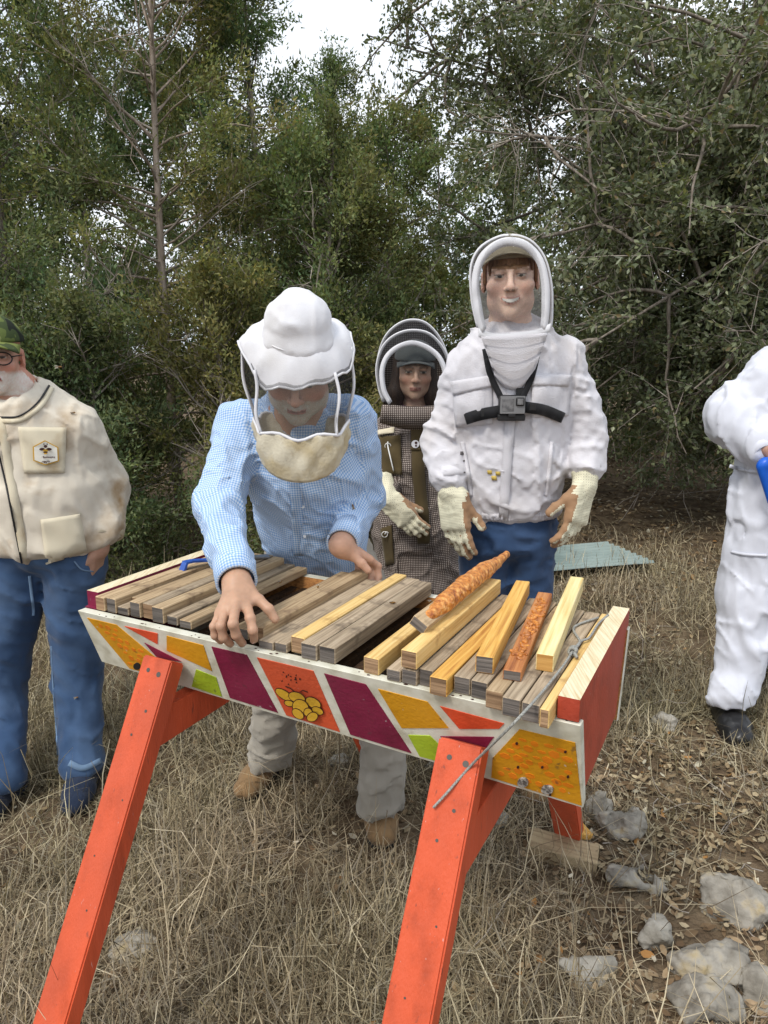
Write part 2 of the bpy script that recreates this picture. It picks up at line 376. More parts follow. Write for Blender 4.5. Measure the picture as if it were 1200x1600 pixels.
M_dead = pm("bare_grey_twigs", [(0.3, (0.20, 0.17, 0.14)), (0.7, (0.45, 0.40, 0.345))], 12, 0.9, 0.3)

def wander(p, d, L, n, up=0.0, wob=0.25, rng=RNG):
    pts = [np.array(p, float)]; d = nrm(d)
    for i in range(n):
        d = nrm(d + rng.normal(0, wob, 3) / math.sqrt(n) + np.array([0, 0, up]) / n); pts.append(pts[-1] + d * L / n)
    return np.array(pts)
def juniper(x, y, h, rad, base=0.3, lean=(0, 0), tone=0, dens=1.0, nb=60, label="", leafk=1.0, dead=0.25, seed=1, bare=None, trunk_r=None, top_taper=0.35):
    rng = np.random.default_rng(seed); z0 = float(gh(np.array([x]), np.array([y]))[0])
    tr = thing("juniper_tree", label, "tree", (x, y, z0), "junipers along the clearing")
    tp = np.array([[x + lean[0] * s + 0.05 * math.sin(3.1 * s + seed), y + lean[1] * s + .05 * math.cos(2.3 * s + seed), z0 - .05 + s * h] for s in np.linspace(0, 1, 14)])
    r0 = trunk_r or 0.007 * h + .012; wood = [tube_arrays(tp, np.linspace(r0, .008, 14), 8)]; twigs = []; C, D, K = [], [], []
    for b in range(int(nb)):
        s = base + (1 - base) * (b + rng.random()) / nb; i = s * 13; j = min(int(i), 12); p = tp[j] + (tp[j + 1] - tp[j]) * (i - j)
        az = rng.uniform(0, 2 * np.pi); prof = (1 - s) ** top_taper * (0.55 + 0.45 * min(1, s / .35)); Lb = rad * prof * rng.uniform(.65, 1.15) + .12
        el = rng.uniform(-.15, .55) + .5 * s; d = np.array([math.cos(az) * math.cos(el), math.sin(az) * math.cos(el), math.sin(el)])
        isdead = rng.random() < dead * (1.3 - s)
        pts = wander(p, d, Lb, 7, rng.uniform(-.1, .5), .35, rng); (twigs if isdead else wood).append(tube_arrays(pts[::2] if leafk > 1.1 else pts, np.linspace(.005 + .007 * Lb / (rad + .1), .002, 4 if leafk > 1.1 else 8), 3 if leafk > 1.1 else 4, False))
        nsub = int((13 + 19 * Lb) * (1.0 if not isdead else .8))
        for q in range(nsub):
            f = rng.uniform(.22, 1) ** .8; k = f * 7; jj = min(int(k), 6); o = pts[jj] + (pts[jj + 1] - pts[jj]) * (k - jj); bd = nrm(pts[jj + 1] - pts[jj])
            sdv = nrm(bd * .7 + rng.normal(0, .75, 3) + [0, 0, .15]); sl_ = rng.uniform(.12, .34) * (1.15 - .5 * f) * (1 + .15 * rad)
            sp = wander(o, sdv, sl_, 4, .15, .5, rng)
            if isdead:
                twigs.append(tube_arrays(sp[::2], np.linspace(.003, .0012, 3), 3, False)) if q % 3 else None; continue
            if q % 5 == 0: wood.append(tube_arrays(sp[::2], np.linspace(.0035, .0015, 3), 3, False))
            if bare is not None and bare(o): continue
            m = int(rng.integers(18, 32) * dens); u = rng.uniform(.1, 1.05, m); iu = np.clip((u * 4).astype(int), 0, 3); c = sp[iu] + (sp[iu + 1] - sp[iu]) * (u * 4 - iu)[:, None]
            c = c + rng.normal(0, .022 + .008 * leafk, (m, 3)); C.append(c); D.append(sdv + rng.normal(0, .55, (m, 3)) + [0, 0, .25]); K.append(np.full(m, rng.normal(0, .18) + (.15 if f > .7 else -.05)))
    C, D, K = np.vstack(C), np.vstack(D), np.concatenate(K); n = len(C)
    pal = np.array([[.145, .172, .088], [.200, .205, .092], [.21, .19, .085], [.150, .180, .104]])[tone]
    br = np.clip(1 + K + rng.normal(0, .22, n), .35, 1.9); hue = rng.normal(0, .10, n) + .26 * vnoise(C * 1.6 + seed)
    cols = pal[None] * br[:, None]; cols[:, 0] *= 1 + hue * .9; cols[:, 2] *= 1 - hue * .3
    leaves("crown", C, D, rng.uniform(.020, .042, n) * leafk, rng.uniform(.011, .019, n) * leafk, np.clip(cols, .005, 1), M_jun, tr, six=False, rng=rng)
    V, F = merge(wood); link("trunk", fast_mesh("trunk", V, F, True), M_pale if trunk_r else M_bark, tr)
    if twigs: V, F = merge(twigs); props(link("dead_twigs", fast_mesh("dead_twigs", V, F, True), M_dead, tr), kind="stuff")
    return n
def bare_near_trunk(o): return False
NL = 0
def jx(px, Y): return (px - 600) / FPX * Y * 1.02
# front row, from the camp of the capped man towards the oak
NL += juniper(jx(283, 5.6), 5.6, 5.2, 1.25, .12, (.02, .1), 1, 1.0, 110, "tall juniper with a pale bare trunk showing through thin foliage", dead=.36, seed=3, trunk_r=.042, bare=lambda o: o[2] > 1.75 and abs(o[0] - jx(283, 5.6)) < .17 and o[1] < 5.85)
NL += juniper(jx(40, 5.4), 5.4, 5.0, 1.25, .05, (-.1, .2), 0, 1.1, 105, "dense dark green juniper behind the man in the camouflage cap", dead=.15, seed=5)
NL += juniper(jx(-170, 5.0), 5.0, 4.6, 1.2, .08, (-.1, .2), 3, 1.0, 60, "juniper at the clearing edge beyond the camouflage cap", dead=.15, seed=6)
NL += juniper(jx(165, 4.75), 4.75, 1.9, .75, .03, (.0, .1), 0, 1.2, 60, "low bushy juniper filling in under the bare trunk", dead=.35, seed=8)
NL += juniper(jx(90, 4.6), 4.6, 1.7, .6, .03, (.0, .1), 0, 1.2, 50, "short bright green juniper bush by the cream jacket", dead=.15, seed=9)
NL += juniper(jx(330, 4.9), 4.9, 2.0, .8, .03, (.05, .1), 1, 1.1, 60, "twiggy juniper bush behind the blue checked shirt", dead=.45, seed=12)
NL += juniper(jx(425, 6.3), 6.3, 4.95, 1.1, .06, (-.05, .1), 0, 1.0, 95, "slender juniper beside the patch of open sky", dead=.2, seed=14, top_taper=.6)
NL += juniper(jx(505, 5.5), 5.5, 3.0, 1.05, .03, (.05, .1), 1, 1.15, 85, "mossy green juniper behind the tall white hat", dead=.2, seed=17)
NL += juniper(jx(520, 7.4), 7.4, 4.15, .95, .06, (.05, .1), 0, 1.0, 70, "narrow juniper standing under the open sky", dead=.2, seed=19, top_taper=.7)
NL += juniper(jx(600, 6.4), 6.4, 3.3, 1.0, .04, (.05, .1), 1, 1.0, 75, "mossy juniper behind the striped hood", dead=.15, seed=23)
NL += juniper(jx(160, 7.2), 7.2, 5.9, 1.5, .06, (0, .1), 3, .62, 75, "tall full juniper behind the front row", dead=.15, seed=26, leafk=1.5)
NL += juniper(jx(350, 8.0), 8.0, 6.2, 1.5, .06, (0, .1), 0, .62, 75, "tall shaded juniper behind the bare trunk", dead=.15, seed=28, leafk=1.55)
# back row: larger sprays, seen only through the gaps
for i, (px, Y, h, rd) in enumerate(((-60, 10, 5.5, 1.7), (120, 11, 5.2, 1.8), (270, 12, 5.5, 1.8), (440, 11.5, 4.2, 1.6), (560, 12, 4.4, 1.7), (680, 13, 5.0, 1.8))):
    NL += juniper(jx(px, Y), Y, h, rd, .04, (0, 0), 0, .36, 52, "distant juniper in the row behind the clearing", dead=.1, seed=40 + i, leafk=2.5)

def oak(x, y, label, limbs, crown_c, crown_r, nleaf, seed, sub=9):
    rng = np.random.default_rng(seed); z0 = float(gh(np.array([x]), np.array([y]))[0]); tr = thing("live_oak_tree", label, "tree", (x, y, z0))
    base = np.array([x, y, z0 - .1]); wood = [tube_arrays(spline([base, base + [-.1, -.05, .9], base + [-.25, -.1, 1.9], base + [-.3, -.2, 3.0]], 12), np.linspace(.30, .17, 12), 12)]
    twigs = []; tips, tipd = [], []
    for (s, e, bend, r) in limbs:
        p0 = base + [-.08 - .07 * s, -.05 * s, .5 + 1.0 * s]; e = np.asarray(e, float); mid = (p0 + e) / 2 + np.asarray(bend); pts = spline([p0, p0 * .6 + mid * .4 + [0, 0, .15], mid, e], 22); wood.append(tube_arrays(pts, r * np.linspace(1, .05, 22) ** 1.3 + .004, 8, False))
        for q in range(sub * 3):
            f = rng.uniform(.18, 1) ** .75; k = f * 21; j = min(int(k), 20); o = pts[j]; bd = nrm(pts[j + 1] - pts[j]); L = rng.uniform(.7, 1.9) * (1.15 - .4 * f)
            sp = wander(o, bd * .5 + rng.normal(0, .7, 3) + [0, -.1, -.05], L, 8, rng.uniform(-.7, .5), .5, rng); wood.append(tube_arrays(sp, np.linspace(.016, .004, 9), 5, False))
            for z in range(11):
                jj = rng.integers(1, 8); tw = wander(sp[jj], nrm(sp[jj + 1] - sp[jj]) * .5 + rng.normal(0, .7, 3), rng.uniform(.25, .65), 4, rng.uniform(-.5, .3), .55, rng)
                twigs.append(tube_arrays(tw[::2], np.linspace(.0045, .0016, 3), 3, False)); tips.append(tw); tipd.append(nrm(tw[-1] - tw[0]))
    tips = np.array(tips); tipd = np.array(tipd); m = len(tips); idx = rng.integers(0, m, nleaf); u = rng.uniform(.2, 1.05, nleaf) * 3.99; iu = np.clip(u.astype(int), 0, 3)
    C = tips[idx, iu] + (tips[idx, iu + 1] - tips[idx, iu]) * (u - iu)[:, None] + rng.normal(0, .035, (nleaf, 3))
    sh = vnoise(C * .9 + seed); keep = (sh > -.55) & (C[:, 2] > .35); C = C[keep]; idx = idx[keep]; D = tipd[idx] + rng.normal(0, .7, C.shape); n = len(C)
    pal = np.array([[.160, .182, .100], [.215, .232, .135], [.112, .136, .076], [.26, .25, .13], [.26, .19, .10]])
    ch = rng.choice(5, n, p=[.40, .27, .22, .085, .025]); cols = pal[ch] * np.clip(1 + rng.normal(0, .2, n), .5, 1.6)[:, None]
    leaves("crown", C, D, rng.uniform(.036, .066, n), rng.uniform(.018, .032, n), cols, M_oakl, tr, fold=.22, rng=rng)
    V, F = merge(wood); link("trunk", fast_mesh("trunk", V, F, True), M_bark, tr); V, F = merge(twigs); props(link("twigs", fast_mesh("twigs", V, F, True), M_dead, tr), kind="stuff")
    return n
OX, OY = 4.9, 8.2
limbs = [(1.0, (.6, 5.6, 3.1), (0, -.1, .9), .09), (.9, (1.2, 5.0, 1.5), (.2, -.3, 1.0), .07), (.8, (2.2, 5.2, 1.3), (.3, 0, .8), .07), (.7, (3.0, 4.9, 1.2), (.2, .1, .7), .07),
         (1.2, (.2, 6.8, 3.9), (0, 0, .9), .09), (1.6, (1.2, 5.6, 4.1), (.1, 0, .8), .08), (1.8, (2.3, 5.2, 3.6), (0, 0, .6), .08), (2.0, (3.1, 5.0, 3.7), (0, 0, .5), .08),
         (1.3, (2.6, 4.9, 2.3), (0, 0, .8), .07), (1.5, (1.3, 7.6, 4.6), (0, 0, .8), .09), (2.0, (2.8, 6.6, 4.6), (0, 0, .6), .09), (2.2, (4.0, 6.0, 4.4), (0, 0, .5), .08),
         (1.0, (3.5, 5.2, 2.4), (0, 0, .6), .08), (.6, (.9, 6.4, 1.7), (0, 0, 1.1), .08), (.5, (1.9, 7.4, 1.2), (0, 0, .7), .07), (1.4, (.4, 8.0, 2.6), (0, 0, 1.0), .09), (1.6, (1.0, 9.4, 4.0), (0, 0, .7), .09), (.9, (1.7, 5.6, 2.5), (0, 0, .9), .08),
         (.4, (2.9, 6.4, 1.0), (0, 0, .5), .06), (.5, (.9, 7.6, 1.1), (0, 0, .7), .07), (.4, (3.8, 6.2, 1.2), (0, 0, .3), .06), (.6, (1.4, 6.2, .95), (0, 0, .9), .06), (.5, (2.4, 9.2, 1.6), (0, 0, .5), .07), (1.2, (-.15, 6.9, 4.2), (0, 0, .8), .07), (1.4, (.35, 6.3, 4.5), (0, 0, .7), .07), (1.1, (1.0, 5.2, 2.3), (0, 0, .9), .08), (1.2, (1.9, 5.0, 3.0), (0, 0, .9), .08)]
NL += oak(OX, OY, "spreading live oak with drooping grey twigs behind the white jackets", limbs, None, None, 285000, 60)
for i, (x, Y, h, rd) in enumerate(((2.2, 13.5, 4.6, 1.9), (4.4, 13.0, 5.0, 2.0), (6.6, 12.0, 5.0, 2.0), (7.5, 9.0, 5.0, 1.8))):
    NL += juniper(x, Y, h, rd, .04, (0, 0), 0, .32, 50, "distant juniper in shade beyond the live oak", dead=.1, seed=70 + i, leafk=2.8)
for i, (x, Y, h) in enumerate(((.7, 9.6, 2.4), (2.0, 10.4, 2.2), (3.4, 11.0, 2.4), (5.0, 10.6, 2.4))):
    NL += juniper(x, Y, h, 1.2, .02, (0, 0), 0, .42, 46, "shaded juniper shrub growing beyond the oak's drooping limbs", dead=.25, seed=90 + i, leafk=2.3)
print("leaves", NL)
# ------------------------------------------------------------------ the hive
ZT = 0.95                                               # top rim of the hive box
HA = at_z(135, 957, ZT); HB = at_z(907, 1134, ZT)
HU = nrm(HB - HA); HV = np.array([-HU[1], HU[0], 0.0]); HW = np.array([0, 0, 1.0]); HL = float(np.linalg.norm(HB - HA))
def hp(u, v, z): return HA * [1, 1, 0] + u * HU + v * HV + np.array([0, 0, z])
SL = R(20); BW = 0.22; DEP = 0.50                        # wall slope, wall board width, box depth at the rim
FD = HV * math.sin(SL) - HW * math.cos(SL)               # down the front board
FN = nrm(np.cross(HU, FD)); FN = FN if FN @ HV < 0 else -FN   # outward normal of the front board
RD = -HV * math.sin(SL) - HW * math.cos(SL)
RN = nrm(np.cross(HU, RD)); RN = RN if RN @ HV > 0 else -RN
HX = Matrix(((HU[0], HV[0], 0), (HU[1], HV[1], 0), (0, 0, 1))).to_euler()

def grainy(name, stops, scale, along, rough=0.75, bump=0.25, **kw):
    st = [42, 42, 42]; st[along] = 1.6
    return pm(name, stops, scale, rough, bump, scale * 2.2, tuple(st), detail=6, rand=True, **kw)
M_white = pm("white_paint", [(0.3, (0.46, 0.44, 0.34)), (0.55, (0.64, 0.63, 0.53)), (0.75, (0.69, 0.68, 0.60))], 22, 0.6, 0.15, 90, (1, 1, 1))
def paint(name, c, rough=0.5, streak=(1, 1, 1)):
    lo = tuple(x * 0.66 for x in c); hi = tuple(min(1, x * 1.10 + .01) for x in c)
    def worn(N, L, cc, vec, b):
        cc = mixn(N, L, noisef(N, L, vec, 48, 0.66, 0.74, 6), cc, tuple(x * 0.40 + 0.02 for x in c))          # dark scuffs
        cc = mixn(N, L, noisef(N, L, vec, 75, 0.71, 0.76, 3), cc, tuple(x * .45 + .30 for x in c))               # pale chips
        return mixn(N, L, noisef(N, L, vec, 3.0, .50, .75, 4), cc, tuple(x * .80 + .012 for x in c))           # grime
    return pm(name, [(0.28, lo), (0.5, c), (0.8, hi)], 11, rough, 0.45, 110, streak, spec=0.3, extra=worn, vary=0.05, bdist=.003)
M_orange = paint("orange_leg_paint", (0.57, 0.088, 0.032), .55, (2.2, 2.2, .35))
M_orange2 = paint("orange_panel_paint", (0.60, 0.088, 0.030)); M_red = paint("brick_red_paint", (0.38, 0.055, 0.028))
M_mag = paint("burgundy_paint", (0.20, 0.013, 0.048)); M_yel = paint("mustard_paint", (0.58, 0.27, 0.010))
M_lime = paint("lime_paint", (0.34, 0.46, 0.025)); M_hex = paint("honey_orange_paint", (0.68, 0.20, 0.008))
M_brick2 = paint("vermilion_paint", (0.62, 0.075, 0.025)); M_black = solid("black", (0.012, 0.011, 0.010), 0.7)
M_ink = solid("dark_outline_ink", (0.05, 0.012, 0.008), 0.6); M_bee = paint("bee_yellow_paint", (0.62, 0.36, 0.03))
M_cork = pm("grey_cork", [(0.4, (0.10, 0.09, 0.08)), (0.6, (0.42, 0.40, 0.36))], 160, 0.9, 0.4)
M_screw = solid("screw_metal", (0.10, 0.09, 0.08), 0.45, 0.5, 0.7)
M_cedar = grainy("inner_cedar", [(0.3, (0.22, 0.09, 0.03)), (0.6, (0.45, 0.20, 0.06))], 5, 0)
def dirt(c2, a=0.55, b=0.7):
    def f(N, L, cc, vec, bs):
        t = N.new("ShaderNodeTexCoord"); return mixn(N, L, noisef(N, L, t.outputs["Object"], 26, a, b, 5), cc, c2)
    return f
M_bar = {
 "grey": grainy("weathered_grey_wood", [(0.25, (0.15, 0.108, 0.072)), (0.5, (0.345, 0.268, 0.182)), (0.75, (0.48, 0.385, 0.275))], 4.5, 1, 0.85, 0.45, vary=0.16, extra=dirt((0.17, 0.13, 0.09), .56, .74)),
 "tan": grainy("weathered_tan_wood", [(0.25, (0.21, 0.135, 0.075)), (0.5, (0.42, 0.30, 0.175)), (0.75, (0.56, 0.43, 0.27))], 4.5, 1, 0.8, 0.4, vary=0.14, extra=dirt((0.22, 0.15, 0.09), 0.58, 0.74)),
 "yellow": grainy("yellow_pine", [(0.25, (0.44, 0.25, 0.075)), (0.5, (0.66, 0.45, 0.17)), (0.75, (0.76, 0.57, 0.27))], 4.0, 1, 0.65, 0.25, vary=0.08, extra=dirt((0.40, 0.24, 0.09), 0.6, 0.8)),
 "honey": grainy("honey_pine", [(0.3, (0.40, 0.17, 0.035)), (0.5, (0.62, 0.34, 0.075)), (0.7, (0.72, 0.47, 0.14))], 3.2, 1, 0.55, 0.25, dist=0.6),
 "pale": grainy("pale_new_pine", [(0.3, (0.62, 0.45, 0.17)), (0.5, (0.76, 0.62, 0.30)), (0.7, (0.82, 0.70, 0.40))], 3.5, 1, 0.6, 0.2, vary=0.05),
 "red": grainy("propolis_stained_wood", [(0.3, (0.22, 0.07, 0.025)), (0.5, (0.42, 0.16, 0.05)), (0.7, (0.52, 0.24, 0.09))], 3.5, 1, 0.55, 0.3),
}
M_end = {
 "dark": grainy("grey_end_grain", [(0.3, (0.045, 0.040, 0.037)), (0.6, (0.15, 0.13, 0.115))], 3.2, 0, 0.9, 0.6, vary=0.25),
 "brown": grainy("brown_end_grain", [(0.3, (0.13, 0.075, 0.04)), (0.6, (0.33, 0.21, 0.12))], 3.2, 0, 0.85, 0.6, vary=0.15),
 "fresh": grainy("fresh_end_grain", [(0.3, (0.40, 0.20, 0.05)), (0.6, (0.58, 0.33, 0.10))], 3.2, 0, 0.7, 0.3),
}
M_pine_edge = grainy("raw_pine_top_edge", [(0.25, (0.52, 0.40, 0.22)), (0.5, (0.70, 0.60, 0.40)), (0.75, (0.80, 0.72, 0.54))], 7, 1, 0.8, 0.5)

hive = thing("top_bar_hive", "painted top bar beehive on four splayed orange legs with burgundy, mustard and lime panels", "beehive", tuple(hp(HL / 2, DEP / 2, 0)))
def hpart(name, bm, mat, parent=None): return link(name, bm_mesh(name, bm), mat, parent or hive)
u0, u1 = -0.03, HL
bw = lambda u: .1645 + .0385 * u
zbu = lambda u: ZT - bw(u) * math.cos(SL)
vbu = lambda u: bw(u) * math.sin(SL)
TH = 0.022
def board(p0, p1, down, nout, w0, w1):
    """slanted side board with a level top rim"""
    inn = -nout * TH
    top_in = inn - down * 0 ; q = []
    for p, width in ((p0, w0), (p1, w1)):
        a = np.asarray(p); b = a + down * width; c = b + inn
        # the inner top corner is level with the outer one
        t = (-(inn[2])) / down[2]; d = a + inn + down * t
        q.append((a, b, c, d))
    bm = bmesh.new(); v = [[bm.verts.new(x) for x in qq] for qq in q]
    bm.faces.new(v[0]); bm.faces.new(v[1][::-1])
    for i in range(4): bm.faces.new((v[0][i], v[1][i], v[1][(i + 1) % 4], v[0][(i + 1) % 4]))
    bmesh.ops.recalc_face_normals(bm, faces=bm.faces[:]); bmesh.ops.bevel(bm, geom=bm.edges[:], offset=0.0012, segments=1, affect='EDGES')
    return bm
fb = hpart("front_board", board(hp(u0, 0, ZT), hp(u1, 0, ZT), FD, FN, bw(u0), bw(u1)), M_white)
rb = hpart("rear_board", board(hp(u0, DEP, ZT), hp(u1, DEP, ZT), RD, RN, bw(u0), bw(u1)), [M_white, M_cedar])
for p_ in rb.data.polygons:
    if np.dot(p_.normal, RN) < -.9: p_.material_index = 1
fl = poly_prism([hp(u, v, zbu(u) + .004) for u, v in ((u0 + .01, vbu(u0) + .022), (u1 - .01, vbu(u1) + .022), (u1 - .01, DEP - vbu(u1) - .022), (u0 + .01, DEP - vbu(u0) - .022))], np.array([0, 0, 0.014]))
hpart("floor_board", fl, M_white)
# end boards: trapezoids that stand proud above the bars
def end_board(ua, ub, ztop, mats, name="end_board", vf=.004):
    off = TH / math.cos(SL) + .001
    zb, vb = zbu(ua), vbu(ua)
    def ring(u): return [hp(u, off - (ztop - ZT) * 0.0 + 0, ztop), hp(u, off, ZT + .002), hp(u, vb + off, zb + .022), hp(u, DEP - vb - off, zb + .022), hp(u, DEP - off, ZT + .002), hp(u, DEP - off, ztop)]
    def wide(u): r = ring(u); r[0] = hp(u, vf, ztop); r[1] = hp(u, vf, ZT + .003); r[4] = hp(u, DEP - .004, ZT + .003); r[5] = hp(u, DEP - .004, ztop); r.insert(2, hp(u, off, ZT + .002)); r.insert(5, hp(u, DEP - off, ZT + .002)); return r
    A_, B_ = wide(ua), wide(ub); bm = bmesh.new(); a = [bm.verts.new(p) for p in A_]; b = [bm.verts.new(p) for p in B_]; n = len(a)
    f1 = bm.faces.new(a); f2 = bm.faces.new(b[::-1])
    for i in range(n):
        f = bm.faces.new((a[i], b[i], b[(i + 1) % n], a[(i + 1) % n]))
        f.material_index = 1 if i == n - 1 else 0
    bmesh.ops.recalc_face_normals(bm, faces=bm.faces[:]); return hpart(name, bm, mats)
eb = end_board(u1 - .040, u1 - .004, ZT + .043, [M_red, M_pine_edge]); props(eb, "brick red end board with raw pine top edge")
eb2 = end_board(u0 - .003, u0 + .035, ZT + .040, [M_mag, M_pine_edge], vf=.034); props(eb2, "burgundy end board with raw pine top edge")

# painted panels on the front board
P0 = hp(0, 0, ZT)
def on_front(px, py, lift): return at_plane(px, py, P0, FN) + FN * lift
def panel(pts, mat, name="painted_panel", lift=0.0016, label=None):
    p = [on_front(x, y, lift) for x, y in pts]
    o = hpart(name, poly_prism(p, -FN * (lift + .0005)), mat, fb)
    if label: props(o, label)
    return o
panels = [
 ([(136.5, 965), (182.3, 976), (247, 1030), (242, 1054), (203, 1044)], M_yel), ([(195, 978), (246.5, 989.5), (246.5, 1006)], M_brick2),
 ([(226, 1004), (283, 1033), (247, 1028)], M_mag), ([(261, 993), (318, 1008), (331.6, 1048), (261, 1016)], M_yel),
 ([(307, 1045.5), (338, 1058), (347, 1088), (300, 1072)], M_lime), ([(331, 1010), (386, 1023), (434.6, 1113), (360, 1090)], M_mag),
 ([(402, 1027), (490, 1048), (531.4, 1143), (448, 1117)], M_orange2), ([(507, 1052), (572, 1069), (643, 1176), (548, 1147)], M_mag),
 ([(591, 1076), (668, 1096), (701, 1137), (628, 1137)], M_yel), ([(688, 1103), (788, 1130), (780, 1138), (718, 1138)], M_brick2),
 ([(638, 1148), (672, 1149), (696, 1172), (692, 1191), (656, 1181)], M_lime), ([(688, 1150), (772, 1151), (760, 1168), (700, 1162)], M_mag),
 ([(812, 1139), (899, 1160), (909, 1258), (768, 1214), (770, 1184)], M_yel)]
po = [panel(p, m) for p, m in panels]
def ell(cx, cy, rx, ry, rot=0, n=18):
    c, s = math.cos(R(rot)), math.sin(R(rot))
    return [(cx + rx * math.cos(t) * c - ry * math.sin(t) * s, cy + rx * math.cos(t) * s + ry * math.sin(t) * c) for t in np.linspace(0, 2 * np.pi, n, endpoint=False)]
# bee drawing on the orange panel (flat painted emblem)
bee = [(445, 1084, 15, 6, 32), (453, 1097, 7, 4, 15), (491, 1096, 12.5, 7, 30), (498, 1108, 9, 5, 25), (466, 1087, 13, 7.5, 22), (472, 1102, 13, 11, 40), (468, 1112, 10, 6, 40), (484, 1109, 6, 6, 0), (491, 1116, 8.5, 6.5, -25)]
bmv = bmesh.new(); lift = 0.0030
for i, (cx, cy, rx, ry, ro) in enumerate(bee):
    for grow, mi, dz in ((1.3, 0, 0), (0, 1, 0.0003)):
        vs = [bmv.verts.new(on_front(x, y, lift + dz + i * .0006)) for x, y in ell(cx, cy, rx + grow, ry + grow, ro)]
        f = bmv.faces.new(vs); f.material_index = mi
for ax in ([(462, 1080), (455, 1074), (447, 1071)], [(470, 1080), (474, 1077), (482, 1080)]):
    for (x0, y0), (x1, y1) in zip(ax, ax[1:]):
        nx_, ny_ = -(y1 - y0), x1 - x0; l = math.hypot(nx_, ny_); nx_, ny_ = nx_ / l * .8, ny_ / l * .8
        bmv.faces.new([bmv.verts.new(on_front(x, y, lift)) for x, y in ((x0 + nx_, y0 + ny_), (x1 + nx_, y1 + ny_), (x1 - nx_, y1 - ny_), (x0 - nx_, y0 - ny_))])
hpart("bee_emblem", bmv, [M_ink, M_bee], po[6])
# dots above the bee
for i in range(16):
    a = random.uniform(0, 6.28); r = random.uniform(3, 18); x, y = 458 + r * 1.2 * math.cos(a), 1058 + r * .7 * math.sin(a)
    hpart("speck", poly_prism([on_front(px, py, .0026) for px, py in ell(x, y, 1.1, 1.0, 0, 6)], -FN * .001), M_ink, po[6])
# honeycomb cells painted on the two mustard comb panels
def inside(pt, pg):
    c = False; x, y = pt
    for (x0, y0), (x1, y1) in zip(pg, pg[1:] + pg[:1]):
        if (y0 > y) != (y1 > y) and x < (x1 - x0) * (y - y0) / (y1 - y0) + x0: c = not c
    return c
for pi, (ca, cb) in ((0, (0.0, 0.26)), (12, (0.86, 1.16))):
    pg = panels[pi][0]
    for iu in range(40):
        for iv in range(14):
            u = ca + iu * 0.023 + (iv % 2) * 0.0115; sdn = 0.016 + iv * 0.0175
            c = hp(u, 0, ZT) + FD * sdn
            dep = c[1] * CP - (c[2] - CAMH) * SP; px, py = 600 + FPX * c[0] / dep, 800 - FPX * (c[1] * SP + (c[2] - CAMH) * CP) / dep
            m_ = 6 if pi else 4
            if not all(inside((px + dx, py + dy), pg) for dx in (-m_, m_) for dy in (-m_, m_)): continue
            if random.random() < .18: continue
            k = random.uniform(.75, 1.25); up = random.choice((.95, .7, .5)); c = c + HU * random.gauss(0, .0012) + FD * random.gauss(0, .0012)
            hexp = [c + HU * (.0088 * k * math.cos(t)) + FD * (.0088 * k * math.sin(t) * up) + FN * .0022 for t in np.linspace(0.3, 2 * np.pi + .3, 6, endpoint=False)]
            hpart("comb_cell", poly_prism(hexp, -FN * .001), M_hex, po[pi])
def disc(px, py, rpx, mat, name, lift, depth=.003, parent=None, ry=None):
    hpart(name, poly_prism([on_front(x, y, lift) for x, y in ell(px, py, rpx, ry or rpx, 0, 14)], -FN * depth), mat, parent or fb)
disc(215, 1040, 5.5, M_black, "entrance_hole", .0032); disc(237, 1047, 4, M_black, "entrance_hole", .0032)
disc(818, 1220, 8.5, M_cork, "entrance_plug", .006, .008, ry=7); disc(856, 1231, 9.5, M_cork, "entrance_plug", .006, .008, ry=6.5)
for x, y in ((808, 1160), (848, 1197), (884, 1173), (888, 1212), (860, 1240), (810, 1197)): disc(x, y, 2.0, M_ink, "nail_hole", .0034, .002)
# dirt and knots on the rim
for i in range(26):
    u = random.uniform(.02, 1.14); c = hp(u, random.uniform(.003, .012), ZT + .0006); r = random.uniform(.0012, .004)
    hpart("rim_speck", poly_prism([c + HU * r * math.cos(t) * random.uniform(.6, 1.3) + HV * r * .7 * math.sin(t) for t in np.linspace(0, 6.28, 6, endpoint=False)], np.array([0, 0, -.001])), M_ink, fb)

# legs: flat 4x2 timbers splayed outwards, with level cross members under the box
LEGW, LEGT = 0.084, 0.046
def leg(u, side, top_s, splay, ztop_cut=None, foot=0.0, w=LEGW, t=LEGT, ref=None):
    nout = -HV if side < 0 else HV
    a = hp(u, 0, ZT) + FD * top_s + FN * .003 if side < 0 else hp(u, DEP, ZT) + RD * top_s + RN * .003
    d = nrm(-HW * math.cos(splay) + nout * math.sin(splay)); n = nrm(nout * math.cos(splay) + HW * math.sin(splay))
    ln = (a[2] - foot) / math.cos(splay); bm = bmesh.new()
    p = []
    for s_, l_ in ((0, 0), (1, ln)):
        for iu, it in ((-1, 0), (1, 0), (1, 1), (-1, 1)): p.append(bm.verts.new(a + d * l_ + HU * (iu * w / 2) + n * (it * t)))
    bm.faces.new(p[:4]); bm.faces.new(p[4:][::-1])
    for i in range(4): bm.faces.new((p[i], p[4 + i], p[4 + (i + 1) % 4], p[(i + 1) % 4]))
    bmesh.ops.recalc_face_normals(bm, faces=bm.faces[:])
    bmesh.ops.bevel(bm, geom=bm.edges[:], offset=.0035, segments=2, affect='EDGES'); return bm, a, d, n
def u_of(px, py):
    q = at_plane(px, py, P0, FN); return float((q - hp(0, 0, ZT)) @ HU), float((q - hp(0, 0, ZT)) @ FD)
ULl, s1 = .231, .09; ULr, s2 = .951, .11
SPL = R(29)
lf = []
for u, sv in ((ULl, s1), (ULr, s2)):
    bm, a, d, n = leg(u, -1, sv, SPL); lf.append((a, d, n, hpart("leg", bm, M_orange)))
bmr, ar, dr, nr = leg(ULl + .07, 1, .115, R(31), foot=.04); hpart("leg", bmr, M_orange)
